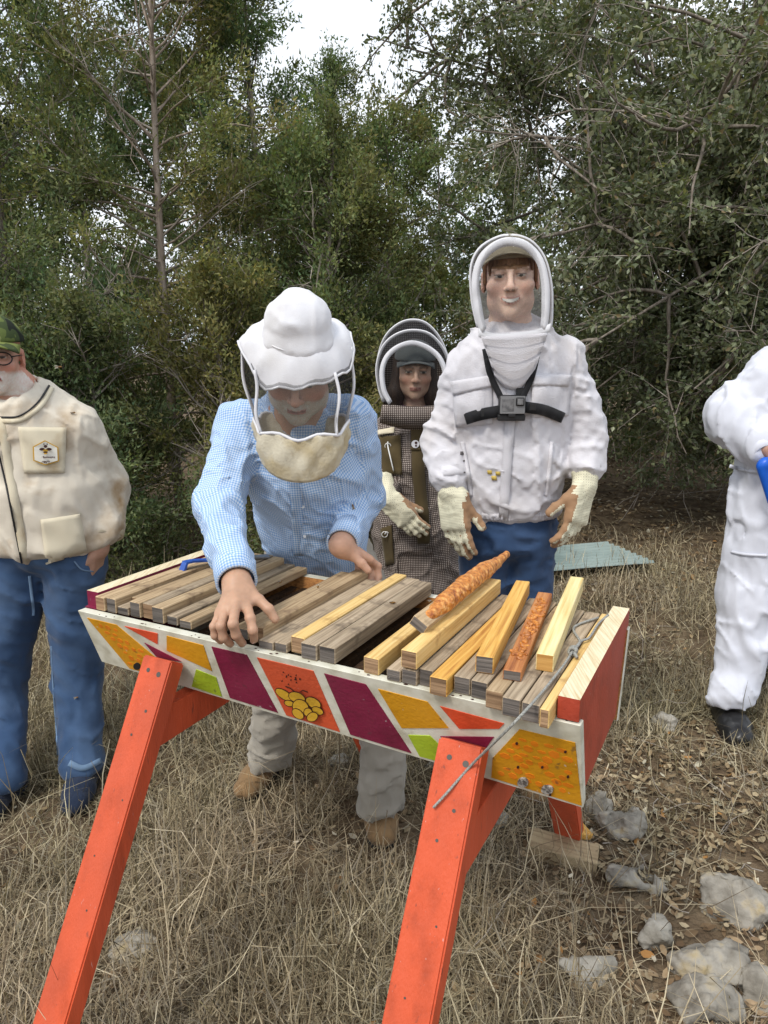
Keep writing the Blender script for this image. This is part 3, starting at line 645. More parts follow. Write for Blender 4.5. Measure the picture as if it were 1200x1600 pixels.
bmr, ar2, dr2, nr2 = leg(ULr + .01, 1, .115, R(31), foot=.055); hpart("leg", bmr, M_orange)
for k, u in enumerate((ULl + .002, ULr + .018)):        # cross members between front and rear legs
    z0, z1 = (.690, .772) if k == 0 else (.645, .735)
    va, vb_ = (-.045, DEP + .05) if k == 0 else (-.06, DEP + .06)
    bm = poly_prism([hp(u - .019, va, z0), hp(u - .019, va + .04, z1), hp(u - .019, vb_ - .04, z1), hp(u - .019, vb_, z0)], HU * .038)
    bmesh.ops.bevel(bm, geom=bm.edges[:], offset=.002, segments=1, affect='EDGES'); hpart("cross_member", bm, M_orange)
for a, d, n, lo_ in lf:                                                       # screws and dents on the leg faces
    for l_, x_, rr in ((.03, -.015, .005), (.034, .017, .006), (.115, .012, .0035), (.17, -.008, .003), (.30, .02, .002), (.42, -.01, .002), (.52, .012, .0022)):
        c = a + d * l_ + HU * x_ + n * (LEGT + .0006)
        hpart("screw", poly_prism([c + HU * rr * math.cos(t) + d * rr * math.sin(t) for t in np.linspace(0, 6.28, 10, endpoint=False)], -n * .003), M_screw, lo_)

# ------------------------------------------------------------------ top bars (each one lifts out)
def top_bar(u0_, u1_, v0, v1, zb_, th, wood, end, label, group, tilt=0.0, roll=0.0, yaw=0.0, name="top_bar", mesh_only=False):
    wd = u1_ - u0_ - .0012; ln = v1 - v0
    bm = box_bm(-wd / 2, wd / 2, -ln / 2, ln / 2, -th / 2, th / 2, 0.0016, 1)
    for f in bm.faces:
        if abs(f.normal.y) > .8: f.material_index = 1
    me = bm_mesh(name, bm); o = link(name, me, [M_bar[wood], M_end[end]])
    yaw += random.gauss(0, .0028); roll += random.gauss(0, .006); o.location = hp((u0_ + u1_) / 2, (v0 + v1) / 2 + random.gauss(0, .002), zb_ + th / 2 + random.uniform(0, .0008))
    o.rotation_euler = (Matrix.Rotation(math.atan2(HU[1], HU[0]) + yaw, 3, 'Z') @ Matrix.Rotation(tilt, 3, 'X') @ Matrix.Rotation(roll, 3, 'Y')).to_euler()
    return props(o, label, "wooden bar", group)
Z0 = ZT + .0006
GL, GM, GR, GT = "bars beside the burgundy end board", "bars by the gloveless hands", "bars beside the red end board", "loose bars lying on top"
LBL = {"Lf": "full height weathered bar in the run beside the burgundy end board", "Lt": "thin low weathered bar in the run beside the burgundy end board",
       "Mt": "thin low grey bar beside the bar being gripped", "Mg": "weathered grey bar at the edge of the wide open gap",
       "Rg": "grey weathered bar lying under the loose bars near the red end board"}
top_bar(.009, .040, .020, .49, Z0, .034, "tan", "brown", "tan bar touching the burgundy end board", GL)
for a, b, v, th, wd in ((.041, .072, .025, .036, "tan"), (.113, .146, .030, .037, "tan"), (.147, .181, .033, .037, "grey"), (.186, .222, .026, .037, "tan")):
    top_bar(a, b, v, v + .468, Z0, th, wd, "dark" if v != .033 else "brown", {.041: "weathered tan bar with a rounded grey end, second from the burgundy end board", .113: "tan bar just beside the thin loose strip, fourth from the burgundy end board", .147: "grey streaked bar with a pale layered end, fifth from the burgundy end board", .186: "tall tan bar under the hive tool blade, sixth from the burgundy end board"}[a], GL)
for a, b, v, th, wd in ((.074, .110, .028, .019, "grey"), (.224, .256, .030, .021, "grey"), (.265, .300, .025, .019, "tan")):
    top_bar(a, b, v, v + .466, Z0, th, wd, "dark", {.074: "low grey bar beneath the loose strip, third from the burgundy end board", .224: "thin low grey bar, seventh from the burgundy end board", .265: "thin low tan bar at the edge of the open gap under the shirt cuff"}[a], GL)
top_bar(.076, .100, .07, .46, Z0 + .0195, .009, "tan", "brown", "thin wooden strip lying loose on a low bar", GL, name="wood_strip")
top_bar(.406, .449, .036, .492, Z0, .024, "tan", "dark", "tan bar beneath the gripping fingers", GM)
top_bar(.452, .489, .037, .50, Z0, .036, "tan", "brown", "tan bar with orange side gripped by the bare hand", GM)
for a, b in ((.491, .529), (.530, .561)): top_bar(a, b, .019, .485, Z0, .018 if a < .5 else .020, "grey", "dark", "thin low grey bar touching the gripped bar" if a < .5 else "thin low grey bar touching the yellow pine bar", GM)
top_bar(.563, .597, .028, .51, Z0, .036, "yellow", "brown", "yellow pine bar between thin grey bars", GM)
top_bar(.599, .637, .015, .50, Z0, .034, "grey", "dark", "pale weathered grey bar next to the yellow pine bar", GM)
top_bar(.639, .677, .018, .488, Z0, .034, "grey", "dark", LBL["Mg"], GM)
top_bar(.742, .776, .016, .487, Z0, .034, "yellow", "brown", "yellow bar standing alone in the open gap", GR)
top_bar(.796, .826, .002, .48, Z0, .024, "grey", "dark", "low grey bar beside the stacked yellow bar", GR)
top_bar(.827, .859, .006, .476, Z0, .030, "grey", "dark", "dark ended grey bar under the stacked yellow bar", GR)
top_bar(.860, .889, .012, .482, Z0, .034, "grey", "dark", LBL["Rg"], GR)
top_bar(.891, .926, -.008, .47, Z0, .035, "honey", "brown", "orange stained bar sticking out past the rim", GR)
for a, b, v, e in ((.928, .960, .012, "dark"), (.962, .994, .010, "dark"), (.997, 1.029, -.016, "brown")): top_bar(a, b, v, v + .475, Z0, .034, "grey" if e == "dark" else "tan", e, {.928: "grey bar next to the orange stained bar, under the loose honey pine bar", .962: "dark ended grey bar under the honey pine bar, two along from the orange stained one", .997: "short ended brown bar under the reddish propolis bar"}[a], GR)
for a, b, v in ((1.031, 1.064, -.028), (1.066, 1.098, -.031)): top_bar(a, b, v, v + .485, Z0, .034, "grey", "dark", "grey bar overhanging the rim, third from the red end board" if a < 1.05 else "grey bar overhanging the rim under the cord, second from the red end board", GR)
top_bar(1.0995, 1.1165, -.036, .46, Z0, .034, "yellow", "brown", "narrow yellow bar wedged against the red end board", GR)
top_bar(.827, .860, .004, .487, Z0 + .0345, .035, "yellow", "brown", "yellow bar stacked on grey bars under the wax comb", GT)
top_bar(.924, .958, .04, .505, Z0 + .036, .033, "honey", "dark", "honey coloured pine bar lying loose on grey bars", GT, yaw=R(8.3))
pr = top_bar(.980, 1.014, .04, .49, Z0 + .0345, .020, "red", "dark", "reddish bar crusted with propolis lying loose on top", GT, yaw=R(8.0), name="propolis_bar")
top_bar(1.025, 1.058, .098, .592, Z0 + .0345, .034, "pale", "fresh", "pale new pine bar lying loose above the red end", GT, yaw=R(6.5))
# propolis crumbs stuck on the reddish bar
M_prop = pm("propolis", [(0.3, (0.20, 0.05, 0.012)), (0.6, (0.55, 0.20, 0.03)), (0.8, (0.70, 0.40, 0.10))], 60, 0.35, 0.3, spec=0.5)
fp = Field()
for i in range(120):
    v_ = random.uniform(.09, .44); c = hp(.997 + random.gauss(0, .0065) - .14 * (v_ - .265), v_, Z0 + .0545 + random.uniform(-.001, .002)); fp.ball(c, (random.uniform(.002, .005), random.uniform(.002, .006), random.uniform(.002, .0045)), k=.002)
cr_ = sculpt("propolis", fp, .0015, M_prop, None, sm=0); cr_.parent = pr; cr_.matrix_parent_inverse = Matrix.LocRotScale(pr.location, pr.rotation_euler, None).inverted()
# bar with a roll of wax comb lying on the stacked yellow bar
uc = .822; zc = Z0 + .0345 + .035
cb = thing("comb_bar", "small wooden bar carrying a long roll of copper coloured wax comb", "comb bar", tuple(hp(uc, .1, zc)))
M_wax = pm("wax_comb", [(0.3, (0.25, 0.065, 0.012)), (0.5, (0.55, 0.20, 0.035)), (0.7, (0.80, 0.42, 0.13))], 90, 0.4, 0.0, spec=0.5)
N_, L_ = nodes(M_wax); vo = N_.new("ShaderNodeTexVoronoi"); vo.inputs["Scale"].default_value = 150; tc_ = N_.new("ShaderNodeTexCoord"); L_.new(tc_.outputs["Object"], vo.inputs["Vector"])
bp_ = N_.new("ShaderNodeBump"); bp_.inputs["Strength"].default_value = .9; bp_.inputs["Distance"].default_value = .003; L_.new(vo.outputs["Distance"], bp_.inputs["Height"]); L_.new(bp_.outputs[0], N_["Principled BSDF"].inputs["Normal"])
fw = Field(); ax = [hp(uc + .006, .13, zc + .020), hp(uc + .008, .20, zc + .026), hp(uc + .008, .32, zc + .030), hp(uc + .006, .45, zc + .028), hp(uc + .004, .54, zc + .022), hp(uc, .635, zc + .020)]
rr = [.011, .0195, .021, .020, .013, .0085]
for i in range(5): fw.cone(ax[i], ax[i + 1], rr[i], rr[i + 1], k=.006)
fw.disp = lambda P: .0015 * vnoise(P * 120)
sculpt("wax_comb", fw, .0028, M_wax, cb, sm=0)
bm = box_bm(-.0175, .0175, -.035, .26, -.011, .011, .0012)
for f in bm.faces:
    if abs(f.normal.y) > .8: f.material_index = 1
bo = link("bar", bm_mesh("bar", bm), [M_bar["tan"], M_end["dark"]], cb)
bo.location = Vector(hp(uc, .125, zc + .0145)) - Vector(cb.location); bo.rotation_euler = (Matrix.Rotation(math.atan2(HU[1], HU[0]), 3, 'Z') @ Matrix.Rotation(R(32), 3, 'Y')).to_euler()

# combs full of bees hanging in the open gaps (dark brood comb seen from above)
M_comb = pm("dark_brood_comb", [(0.3, (0.012, 0.007, 0.004)), (0.6, (0.06, 0.03, 0.012))], 120, 0.7, 0.6, 260)
for uu in (.288, .325, .362, .655, .700, .760):
    sh = thing("brood_comb", "dark brood comb hanging inside the open hive", "honeycomb", tuple(hp(uu, DEP / 2, .8)), "brood combs hanging in the hive")
    pts = []
    for s_ in np.linspace(-1, 1, 15): pts.append((.25 + s_ * .195 * 1.0, ZT - .022 - (0 if abs(s_) < 1 else 0)))
    low = [(.25 + s_ * .165, ZT - .03 - .13 * math.sqrt(max(0, 1 - s_ * s_))) for s_ in np.linspace(1, -1, 15)]
    bm = poly_prism([hp(uu - .011, v, z) for v, z in pts + low], HU * .022); link("comb_sheet", bm_mesh("comb_sheet", bm), M_comb, sh)

# blue hive tool lying on the bars
M_blue = pm("chipped_blue_paint", [(0.3, (0.012, 0.055, 0.28)), (0.6, (0.02, 0.10, 0.45))], 40, 0.4, 0.1, spec=0.5); M_steel = solid("worn_steel", (0.35, 0.35, 0.36), 0.35, 0.5, 0.9)
zt_ = ZT + .0375
ht = thing("hive_tool", "blue hooked hive tool lying across the bars with bare steel blade", "hive tool", tuple(at_z(340, 880, zt_)))
pl = [at_z(288, 879, zt_ + .018), at_z(300, 876.5, zt_ + .018), at_z(340, 874, zt_ + .008), at_z(388, 871, zt_ + .006)]
def strip(path, wid, th, name, mat, par):
    parts = []; path = np.asarray(path)
    bm = bmesh.new(); prev = None
    for i, p in enumerate(path):
        t = nrm(path[min(i + 1, len(path) - 1)] - path[max(i - 1, 0)]); sd_ = nrm(np.cross(t, HW)); up = np.cross(sd_, t); w_ = wid[i] / 2
        r = [bm.verts.new(p + sd_ * a * w_ + up * b * th) for a, b in ((-1, -.5), (1, -.5), (1, .5), (-1, .5))]
        if prev:
            for j in range(4): bm.faces.new((prev[j], r[j], r[(j + 1) % 4], prev[(j + 1) % 4]))
        else: bm.faces.new(r)
        prev = r
    bm.faces.new(prev[::-1]); bmesh.ops.recalc_face_normals(bm, faces=bm.faces[:]); return link(name, bm_mesh(name, bm), mat, par)
strip(pl, [.024] * 4, .005, "handle", M_blue, ht); strip([pl[3] + [0, 0, .0005], at_z(420, 869, zt_ + .004)], [.024, .034], .004, "blade", M_steel, ht)
strip([pl[0] + nrm(pl[1] - pl[0]) * .003, pl[0] - HW * .022 + nrm(pl[0] - pl[1]) * .008], [.024, .026], .006, "hook", M_blue, ht)

# grey cord: from the front leg over the rim, knotted into a loop by the red end board
M_cord = pm("grey_cord", [(0.3, (0.13, 0.13, 0.12)), (0.6, (0.36, 0.36, 0.33))], 400, 0.8, 0.3)
rope = thing("cord", "grey cord knotted in a loop, hanging from the rim past an orange leg", "cord", tuple(at_z(895, 1020, ZT + .06)))
a_, d_, n_, _ = lf[1]
legpt = lambda px, py: at_plane(px, py, a_ + n_ * (LEGT + .0075), n_)
k0 = at_z(895, 1017, ZT + .045)
run = [legpt(677, 1262), legpt(700, 1237), legpt(738, 1194), at_z(786, 1147, ZT + .004), at_z(815, 1117, ZT + .041), at_z(850, 1078, ZT + .041), at_z(880, 1040, ZT + .044), k0]
tube("strand", spline(run, 60), .0024, M_cord, rope)
l1 = [k0, at_z(906, 1003, ZT + .042), at_z(896, 985, ZT + .039), at_z(903, 976, ZT + .039), at_z(935, 965, ZT + .040)]
l2 = [k0, at_z(908, 1002, ZT + .043), at_z(921, 996, ZT + .042), at_z(935, 975, ZT + .041), at_z(950, 961, ZT + .044)]
tube("loop_strand", spline(l1, 40), .0026, M_cord, rope); tube("loop_strand", spline(l2, 40), .0026, M_cord, rope)
kk = []
for i in range(3):
    c = k0 + HV * (i - 1) * .004; kk.append(tube_arrays([c + HU * .0065 * math.cos(t) + (HV * .35 + HW) * .0065 * math.sin(t) for t in np.linspace(0, 6.28, 14)], .0032, 6))
kk.append(tube_arrays([k0, k0 + HU * .012 - HV * .018 - HW * .004], .0035, 6))
V_, F_ = merge(kk); link("knot", fast_mesh("knot", V_, F_, True), M_cord, rope)
# ------------------------------------------------------------------ people: shared tools
def frame(fwd, up=(0, 0, 1)):
    f = nrm(fwd); x = nrm(np.cross(f, up)); return np.stack([x, f, np.cross(x, f)], 1)      # columns: person's right, forward, up
def rotm(ax, deg): return np.array(Matrix.Rotation(R(deg), 3, ax))
def head_field(f, c, Rm, s=1.0, jaw=1.0, beard=0.0, nose=1.0, smile=0.0, ears=True):
    T = lambda p: c + Rm @ (np.asarray(p) * s); B = lambda p, r, k=.015, op=1: f.ball(T(p), np.asarray(r) * s if not np.isscalar(r) else r * s, Rm, k * s, op)
    C_ = lambda a, b, ra, rb, k=.012, op=1: f.cone(T(a), T(b), ra * s, rb * s, Rm[:, 1], k * s, op)
    B((0, -.016, .035), (.075, .094, .083)); B((0, .026, -.028), (.064, .064, .083), .03); B((0, .036, -.078), (.046 * jaw, .046, .036), .03); B((0, .073, -.102), (.019 * jaw, .015, .016), .025)
    for x in (-1, 1):
        B((x * .050 * jaw, .012, -.070), (.018, .03, .026), .03)
        B((x * .043, .060, -.030 + .004 * smile), (.023 + .003 * smile, .020, .019), .02)
        B((x * .031, .098, .001), (.020, .012, .0125), .010, -1)
        B((x * .031, .0795, .000), (.0150, .0120, .0105), .004)
        C_((x * .012, .092, .020), (x * .046, .078, .021), .0095, .008, .012)
        B((x * .0125, .1000, -.036), (.0085, .010, .0075), .006)
        if ears: f.ball(T((x * .079, -.008, -.008)), np.array([.009, .018, .031]) * s, Rm @ rotm('Z', -x * 18), .008 * s); f.ball(T((x * .087, .000, -.006)), np.array([.006, .010, .018]) * s, Rm, .005 * s, -1)
    C_((0, .089, .012), (0, .110 * nose, -.028), .0070, .0100, .010); B((0, .111 * nose, -.033), (.0115, .0105, .0095), .006)
    if smile:
        for a, b in zip(np.linspace(-1, 1, 8), np.linspace(-1, 1, 8)[1:]):
            q = lambda x, dz: (x * .028, .0895 - .012 * x * x, -.069 + .009 * x * x + dz * (1 - .75 * x * x))
            C_(q(a, .0065), q(b, .0065), .0040, .0040, .004); C_(q(a, -.0075), q(b, -.0075), .0046, .0046, .004); C_(q(a, 0), q(b, 0), .0045, .0045, .002)
    else:
        C_((-.023, .083, -.066), (0, .094, -.063), .0035, .0058, .006); C_((.023, .083, -.066), (0, .094, -.063), .0035, .0058, .006); C_((-.019, .082, -.072), (.019, .082, -.072), .0045, .0045, .008); B((0, .090, -.073), (.018, .007, .006), .006)
    f.cone(T((0, -.022, -.06)), T((0, -.045, -.20)), .054 * s, .060 * s, Rm[:, 1], .03 * s)
    return T
def skin_colors(c, Rm, s, base, lip=(.40, .13, .11), brow=(.16, .09, .05), browk=.7, beard=None, smile=0, flush=.35, hair=None):
    base = np.array(base)
    def fn(V):
        q = ((V - c) @ Rm) / s; x, y, z = q.T; n = len(V); col = np.tile(base, (n, 1)) * (1 + .10 * vnoise(V * 45) + .08 * vnoise(V * 160))[:, None]
        def mix(m, cc): nonlocal col; m = np.clip(m, 0, 1)[:, None]; col = col * (1 - m) + np.array(cc) * m
        hd = (np.abs(x) < .12) & (y > -.13) & (y < .16) & (np.abs(z) < .16); fr = hd & (y > .035)
        redc = np.array([base[0] * 1.02, base[1] * .66, base[2] * .62])
        mix(fr * np.exp(-(((np.abs(x) - .043) / .022) ** 2 + ((z + .035) / .022) ** 2)) * flush * 1.6, redc); mix(fr * np.exp(-((x / .014) ** 2 + ((z + .034) / .014) ** 2)) * flush, redc)
        mix((hd & (np.abs(x) > .068)) * flush, redc)
        ex = np.abs(x) - .031; mix(fr * np.exp(-((ex / .020) ** 4 + ((z - .000) / .0125) ** 4)) * .40, base * .50)
        e = fr & ((ex / .0130) ** 2 + ((z + .0005) / .0036) ** 2 < 1); mix(e * .9, (.42, .38, .36)); mix((e & (np.abs(ex) < .0062)) * 1.0, (.035, .032, .03)); mix((fr & (np.abs(z - .0045) < .0020) & (np.abs(ex) < .0145)) * .8, (.05, .03, .025))
        bz = .0225 - 4.5 * (np.abs(x) - .030) ** 2 * 3; mix((fr & (np.abs(z - bz) < .0055) & (np.abs(x) > .011) & (np.abs(x) < .050)) * browk, brow)
        if smile:
            zz = -.069 + .009 * (x / .028) ** 2; hh = .0055 * np.clip(1 - .75 * (x / .028) ** 2, 0, 1); w_ = np.abs(x) < .027
            mix((fr & w_ & (np.abs(z - zz) < hh + .006)) * .55, lip); mix((fr & w_ & (np.abs(z - zz) < hh)) * .8, (.36, .13, .12)); mix((fr & (np.abs(x) < .023) & (z - zz < hh * 1.0) & (z - zz > -hh * .7)) * 1.0, (.66, .62, .56))
        else: mix((fr & (np.abs(x) < .024) & (np.abs(z + .069) < .0085)) * .75, lip); mix((fr & (np.abs(x) < .023) & (np.abs(z + .0682) < .0016)) * .8, (.12, .03, .03))
        mix((fr & (np.abs(np.abs(x) - .008) < .004) & (np.abs(z + .0415) < .003) & (y > .09)) * .8, base * .25)
        if beard is not None:
            bm_ = (z < -.045) & (y > .015) & hd & (z > -.125) & ~((np.abs(x) < .022) & (np.abs(z + .069) < .006)); edge = np.clip((-.043 - z) / .012, 0, 1); mu = fr & (np.abs(x) < .033) & (z < -.044) & (z > -.064)
            mix((bm_ | mu) * np.maximum(edge, mu * .9) * (.72 + .28 * vnoise(V * 260)), beard)
        if hair is not None: hm = hd & ((z > .052 - .35 * np.clip(y, -.2, .2)) | ((y < .000) & (z > -.045) & (np.abs(x) < .078)) | (y < -.045) & (z > -.08)); mix(hm * 1.0, hair)
        return np.clip(col, .004, 1)
    return fn
def finger(f, pts, r0, r1, k=.006, tag=0):
    n = len(pts) - 1
    for i in range(n):
        a, b = r0 + (r1 - r0) * i / n, r0 + (r1 - r0) * (i + 1) / n; f.cone(pts[i], pts[i + 1], a, b, k=k, tag=tag)
        if 0 < i: f.ball(pts[i], a * 1.06, k=k)
def hand_field(f, w, fd, pn, side, s=1.0, curl=(.35, .5, .6, .7), thumb=(.55, .7, .25), spread=.10, fat=1.0, wr=.027):
    """w wrist, fd finger direction, pn palm normal (out of the palm), side=+1/-1 which lateral side carries the thumb"""
    fd = nrm(fd); pn = nrm(pn - np.dot(pn, fd) * fd); lt = np.cross(fd, pn) * side; Rm = np.stack([lt, fd, pn], 1)
    f.cone(w - fd * .03 * s, w + fd * .015 * s, (wr * s, wr * .78 * s), (wr * 1.05 * s, wr * .7 * s), pn, .015 * s)
    offs = (.0285, .0100, -.0090, -.0265); lens = ((.046, .027, .022), (.050, .031, .023), (.046, .029, .023), (.036, .022, .020)); rad = (.0092, .0094, .0089, .0078)
    for i in range(4):
        base = w + (fd * (.092 - .004 * abs(i - 1.2)) + lt * offs[i]) * s; a0 = curl[i]; p = [base]; d0 = nrm(fd + lt * (1.3 - i) * spread); ang = a0 * .6
        for sg in range(3):
            d = d0 * math.cos(ang) + pn * math.sin(ang); p.append(p[-1] + d * lens[i][sg] * s); ang += a0
        f.cone(w + lt * offs[i] * .6 * s, base, (.013 * s * fat, .0125 * s * fat), (rad[i] * 1.25 * s * fat, rad[i] * 1.15 * s * fat), pn, .012 * s)
        finger(f, p, rad[i] * s * fat, rad[i] * .80 * s * fat, .004 * s)
    f.box(w + fd * .05 * s + pn * .002 * s, np.array([.036, .042, .0125]) * s * fat, Rm, .011 * s, .012 * s)
    tb = w + (fd * .022 + lt * .024 + pn * .006) * s; td = nrm(lt * thumb[0] + fd * thumb[1] + pn * thumb[2]); t2 = nrm(td + fd * .25 + pn * .15); p = [tb, tb + td * .040 * s, tb + td * .040 * s + t2 * .033 * s, tb + td * .04 * s + t2 * .033 * s + nrm(t2 + fd * .2) * .026 * s]
    f.cone(tb, p[1], .0165 * s * fat, .0115 * s * fat, pn, .014 * s); finger(f, p[1:], .0108 * s * fat, .0088 * s * fat, .004 * s); return Rm
def arm(f, sh, el, wr, r, k=.03, ref=(0, -1, 0)):
    f.cone(sh, el, r[0], r[1], ref, k); f.cone(el, wr, r[1], r[2], ref, k)
def fold_disp(a1=.007, a2=.004, fx=(9, 9, 16), seed=0, a3=.0010, skew=0.0):
    """soft pillow undulation, plus narrow pulled folds and small creases"""
    fx = np.array(fx, float)
    def g(P):
        Q = P.copy(); Q[:, 2] += skew * P[:, 0]
        W = Q + .045 * np.stack([vnoise(P * 6 + seed), vnoise(P * 6 + 31 + seed), vnoise(P * 6 + 77 + seed)], 1); n1 = np.abs(vnoise(W * fx + seed)); n2 = np.abs(vnoise(W * fx * 2.2 + 9 + seed)); n3 = np.abs(vnoise(W[:, [2, 0, 1]] * fx * 1.4 + 5 + seed))
        r = lambda n, w: (lambda t: t * t * (3 - 2 * t))(np.clip(1 - n / w, 0, 1))
        return -a1 * 1.5 * (r(n1, .34) - .25) - a2 * 1.6 * (r(n2, .36) - .25) - a1 * .8 * (r(n3, .22) - .15) + a1 * .3 * vnoise(P * 5 + seed) + a3 * vnoise(P * 90)
    return g
# ---- cloth and skin materials
M_skin = leaf_mat("skin", 0.48, 0.0, 0.35)
b_ = M_skin.node_tree.nodes["Principled BSDF"]; b_.inputs["Subsurface Weight"].default_value = 0.12; b_.inputs["Subsurface Radius"].default_value = (.012, .004, .002)
def add_creases(m, k, scale=7.5):
    """crisp pressed creases in the cloth, chained under the weave bump"""
    if not k: return
    N, L = nodes(m); t = N.new("ShaderNodeTexCoord"); mp_ = N.new("ShaderNodeMapping"); mp_.inputs["Scale"].default_value = (1.3, 1.3, .7); mp_.inputs["Rotation"].default_value = (.3, .25, .2); L.new(t.outputs["Object"], mp_.inputs[0])
    n = N.new("ShaderNodeTexNoise"); n.noise_type = 'RIDGED_MULTIFRACTAL'; n.inputs["Scale"].default_value = scale; n.inputs["Detail"].default_value = 2.5; n.inputs["Distortion"].default_value = .6; L.new(mp_.outputs[0], n.inputs["Vector"])
    b = N.new("ShaderNodeBump"); b.inputs["Strength"].default_value = k; b.inputs["Distance"].default_value = .028; L.new(n.outputs[0], b.inputs["Height"])
    ex = [x for x in N if x.type == 'BUMP' and x != b]
    if ex: L.new(b.outputs[0], ex[0].inputs["Normal"])
    else: L.new(b.outputs[0], N["Principled BSDF"].inputs["Normal"])
def cloth(name, c, stain=None, scale=6, weave=420, bump=.35, rough=.9, lo=.85, a=.56, b=.74, sscale=5, crease=.55):
    d = tuple(x * lo for x in c); ex = None
    if stain: ex = lambda N, L, cc, v, bs: mixn(N, L, noisef(N, L, v, sscale, a, b, 6), cc, stain)
    m = pm(name, [(0.3, d), (0.65, c)], scale, rough, bump, weave, spec=.15, sheen=.15, extra=ex, bdist=.0025); add_creases(m, crease); return m
M_jw = cloth("white_quilted_cotton", (.66, .645, .68), (.52, .48, .46), a=.52, b=.80, bump=.7, weave=260); M_cream = cloth("soiled_cream_canvas", (.66, .60, .50), (.32, .21, .105), a=.52, b=.72, sscale=7, weave=300)
M_creamp = cloth("pale_cream_cotton", (.68, .61, .46), (.42, .30, .16), a=.58, b=.78, sscale=8); M_cov = cloth("clean_white_coverall_cloth", (.68, .70, .78), None, bump=.15); M_hat = cloth("white_hat_cotton", (.70, .70, .735), (.55, .53, .51), a=.6, b=.85)
M_jean = cloth("blue_denim", (.040, .080, .165), (.075, .13, .235), a=.45, b=.7, weave=700, lo=.7); M_jeand = cloth("dark_blue_denim", (.030, .062, .135), (.05, .09, .18), a=.45, b=.7, weave=700, lo=.7); M_khaki = cloth("grey_khaki_twill", (.36, .33, .28), (.28, .25, .20), weave=600, lo=.75)
M_beige = cloth("beige_veil_cloth", (.60, .55, .43), (.42, .35, .22), bump=.7, weave=140, a=.45, b=.65, sscale=14); M_wtape = cloth("white_binding_tape", (.69, .69, .72), None, bump=.1); M_grey = cloth("grey_knit", (.33, .33, .36)); M_purple = cloth("purple_jersey", (.15, .022, .14)); M_olive = cloth("olive_brown_twill", (.085, .062, .028), lo=.8)
M_strap = cloth("black_webbing", (.012, .012, .014), weave=800, rough=.6); M_tan = cloth("tan_goatskin", (.34, .20, .11), (.22, .125, .065), bump=.3, rough=.6, weave=160); M_boot = cloth("tan_suede_boot", (.27, .17, .085), (.20, .12, .06)); M_blackboot = pm("black_rubber_boot", [(0.4, (.010, .010, .011)), (0.7, (.022, .022, .024))], 20, .35, .1, spec=.5); M_navy = cloth("dark_navy_shoe_canvas", (.018, .028, .055))
M_sole = solid("shoe_sole", (.03, .027, .024), .8); M_lace = solid("boot_lace", (.30, .24, .17), .9); M_plas = solid("black_plastic", (.015, .015, .016), .4); M_scr = pm("camera_front_glass", [(0.4, (.10, .10, .105)), (0.6, (.19, .19, .195))], 60, .15, spec=.6); M_bezel = solid("grey_camera_bezel", (.20, .20, .205), .35); M_hair = pm("brown_hair", [(0.3, (.13, .062, .028)), (0.7, (.27, .14, .07))], 40, .6, .5, 150, (1, 1, .15)); M_dhair = pm("dark_brown_hair", [(0.3, (.018, .011, .008)), (0.7, (.05, .03, .02))], 40, .5, .5, 150, (4, 4, .3))
M_cap = cloth("tan_cap_twill", (.33, .29, .21)); M_gcap = cloth("grey_cap_twill", (.09, .10, .10)); M_frame = solid("black_spectacle_frame", (.012, .012, .012), .35); M_bluep = solid("bright_blue_plastic", (.012, .12, .62), .35)
M_camo = pm("camouflage_twill", [(0.30, (.012, .016, .010)), (0.42, (.045, .065, .022)), (0.52, (.10, .13, .035)), (0.60, (.20, .22, .08)), (0.72, (.03, .045, .018))], 17, .9, .2, 300, detail=1.5); [setattr(n.color_ramp, "interpolation", 'CONSTANT') for n in M_camo.node_tree.nodes if n.type == 'VALTORGB']
M_camo2 = pm("pale_camouflage_twill", [(0.30, (.05, .07, .025)), (0.45, (.16, .19, .05)), (0.60, (.30, .32, .10))], 17, .9, .2, 300, detail=1.5); [setattr(n.color_ramp, "interpolation", 'CONSTANT') for n in M_camo2.node_tree.nodes if n.type == 'VALTORGB']
def check_mat(name, pitch, cw, c1, c2, duty=.5, bump=0):
    m = bpy.data.materials.new(name); m.use_nodes = True; N, L = nodes(m); b = N["Principled BSDF"]; b.inputs["Roughness"].default_value = .9; b.inputs["Specular IOR Level"].default_value = .15
    uv = N.new("ShaderNodeUVMap"); uv.uv_map = "uv"; sp = N.new("ShaderNodeSeparateXYZ"); L.new(uv.outputs[0], sp.inputs[0]); o = []
    for i in (0, 1):
        d = N.new("ShaderNodeMath"); d.operation = 'DIVIDE'; L.new(sp.outputs[i], d.inputs[0]); d.inputs[1].default_value = pitch; fr = N.new("ShaderNodeMath"); fr.operation = 'FRACT'; L.new(d.outputs[0], fr.inputs[0]); g = N.new("ShaderNodeMath"); g.operation = 'GREATER_THAN'; L.new(fr.outputs[0], g.inputs[0]); g.inputs[1].default_value = duty; o.append(g.outputs[0])
    a = mixn(N, L, o[0], cw, c1); bb = mixn(N, L, o[0], c1, c2); c = mixn(N, L, o[1], a, bb)
    t = N.new("ShaderNodeTexCoord"); c = mixn(N, L, noisef(N, L, t.outputs["Object"], 8, .3, .7), mixn(N, L, 1.0, c, (.88, .9, .92), 'MULTIPLY'), c); L.new(c, b.inputs["Base Color"]); add_creases(m, .5); return m
M_ging = check_mat("blue_gingham_cotton", .0066, (.62, .69, .78), (.37, .51, .74), (.20, .35, .62)); M_hound = check_mat("brown_check_mesh_cloth", .0078, (.060, .044, .038), (.075, .056, .047), (.42, .36, .32), .45); M_gknit = check_mat("cream_dotted_mesh_glove", .0085, (.72, .68, .50), (.74, .70, .53), (.40, .36, .25), .68)
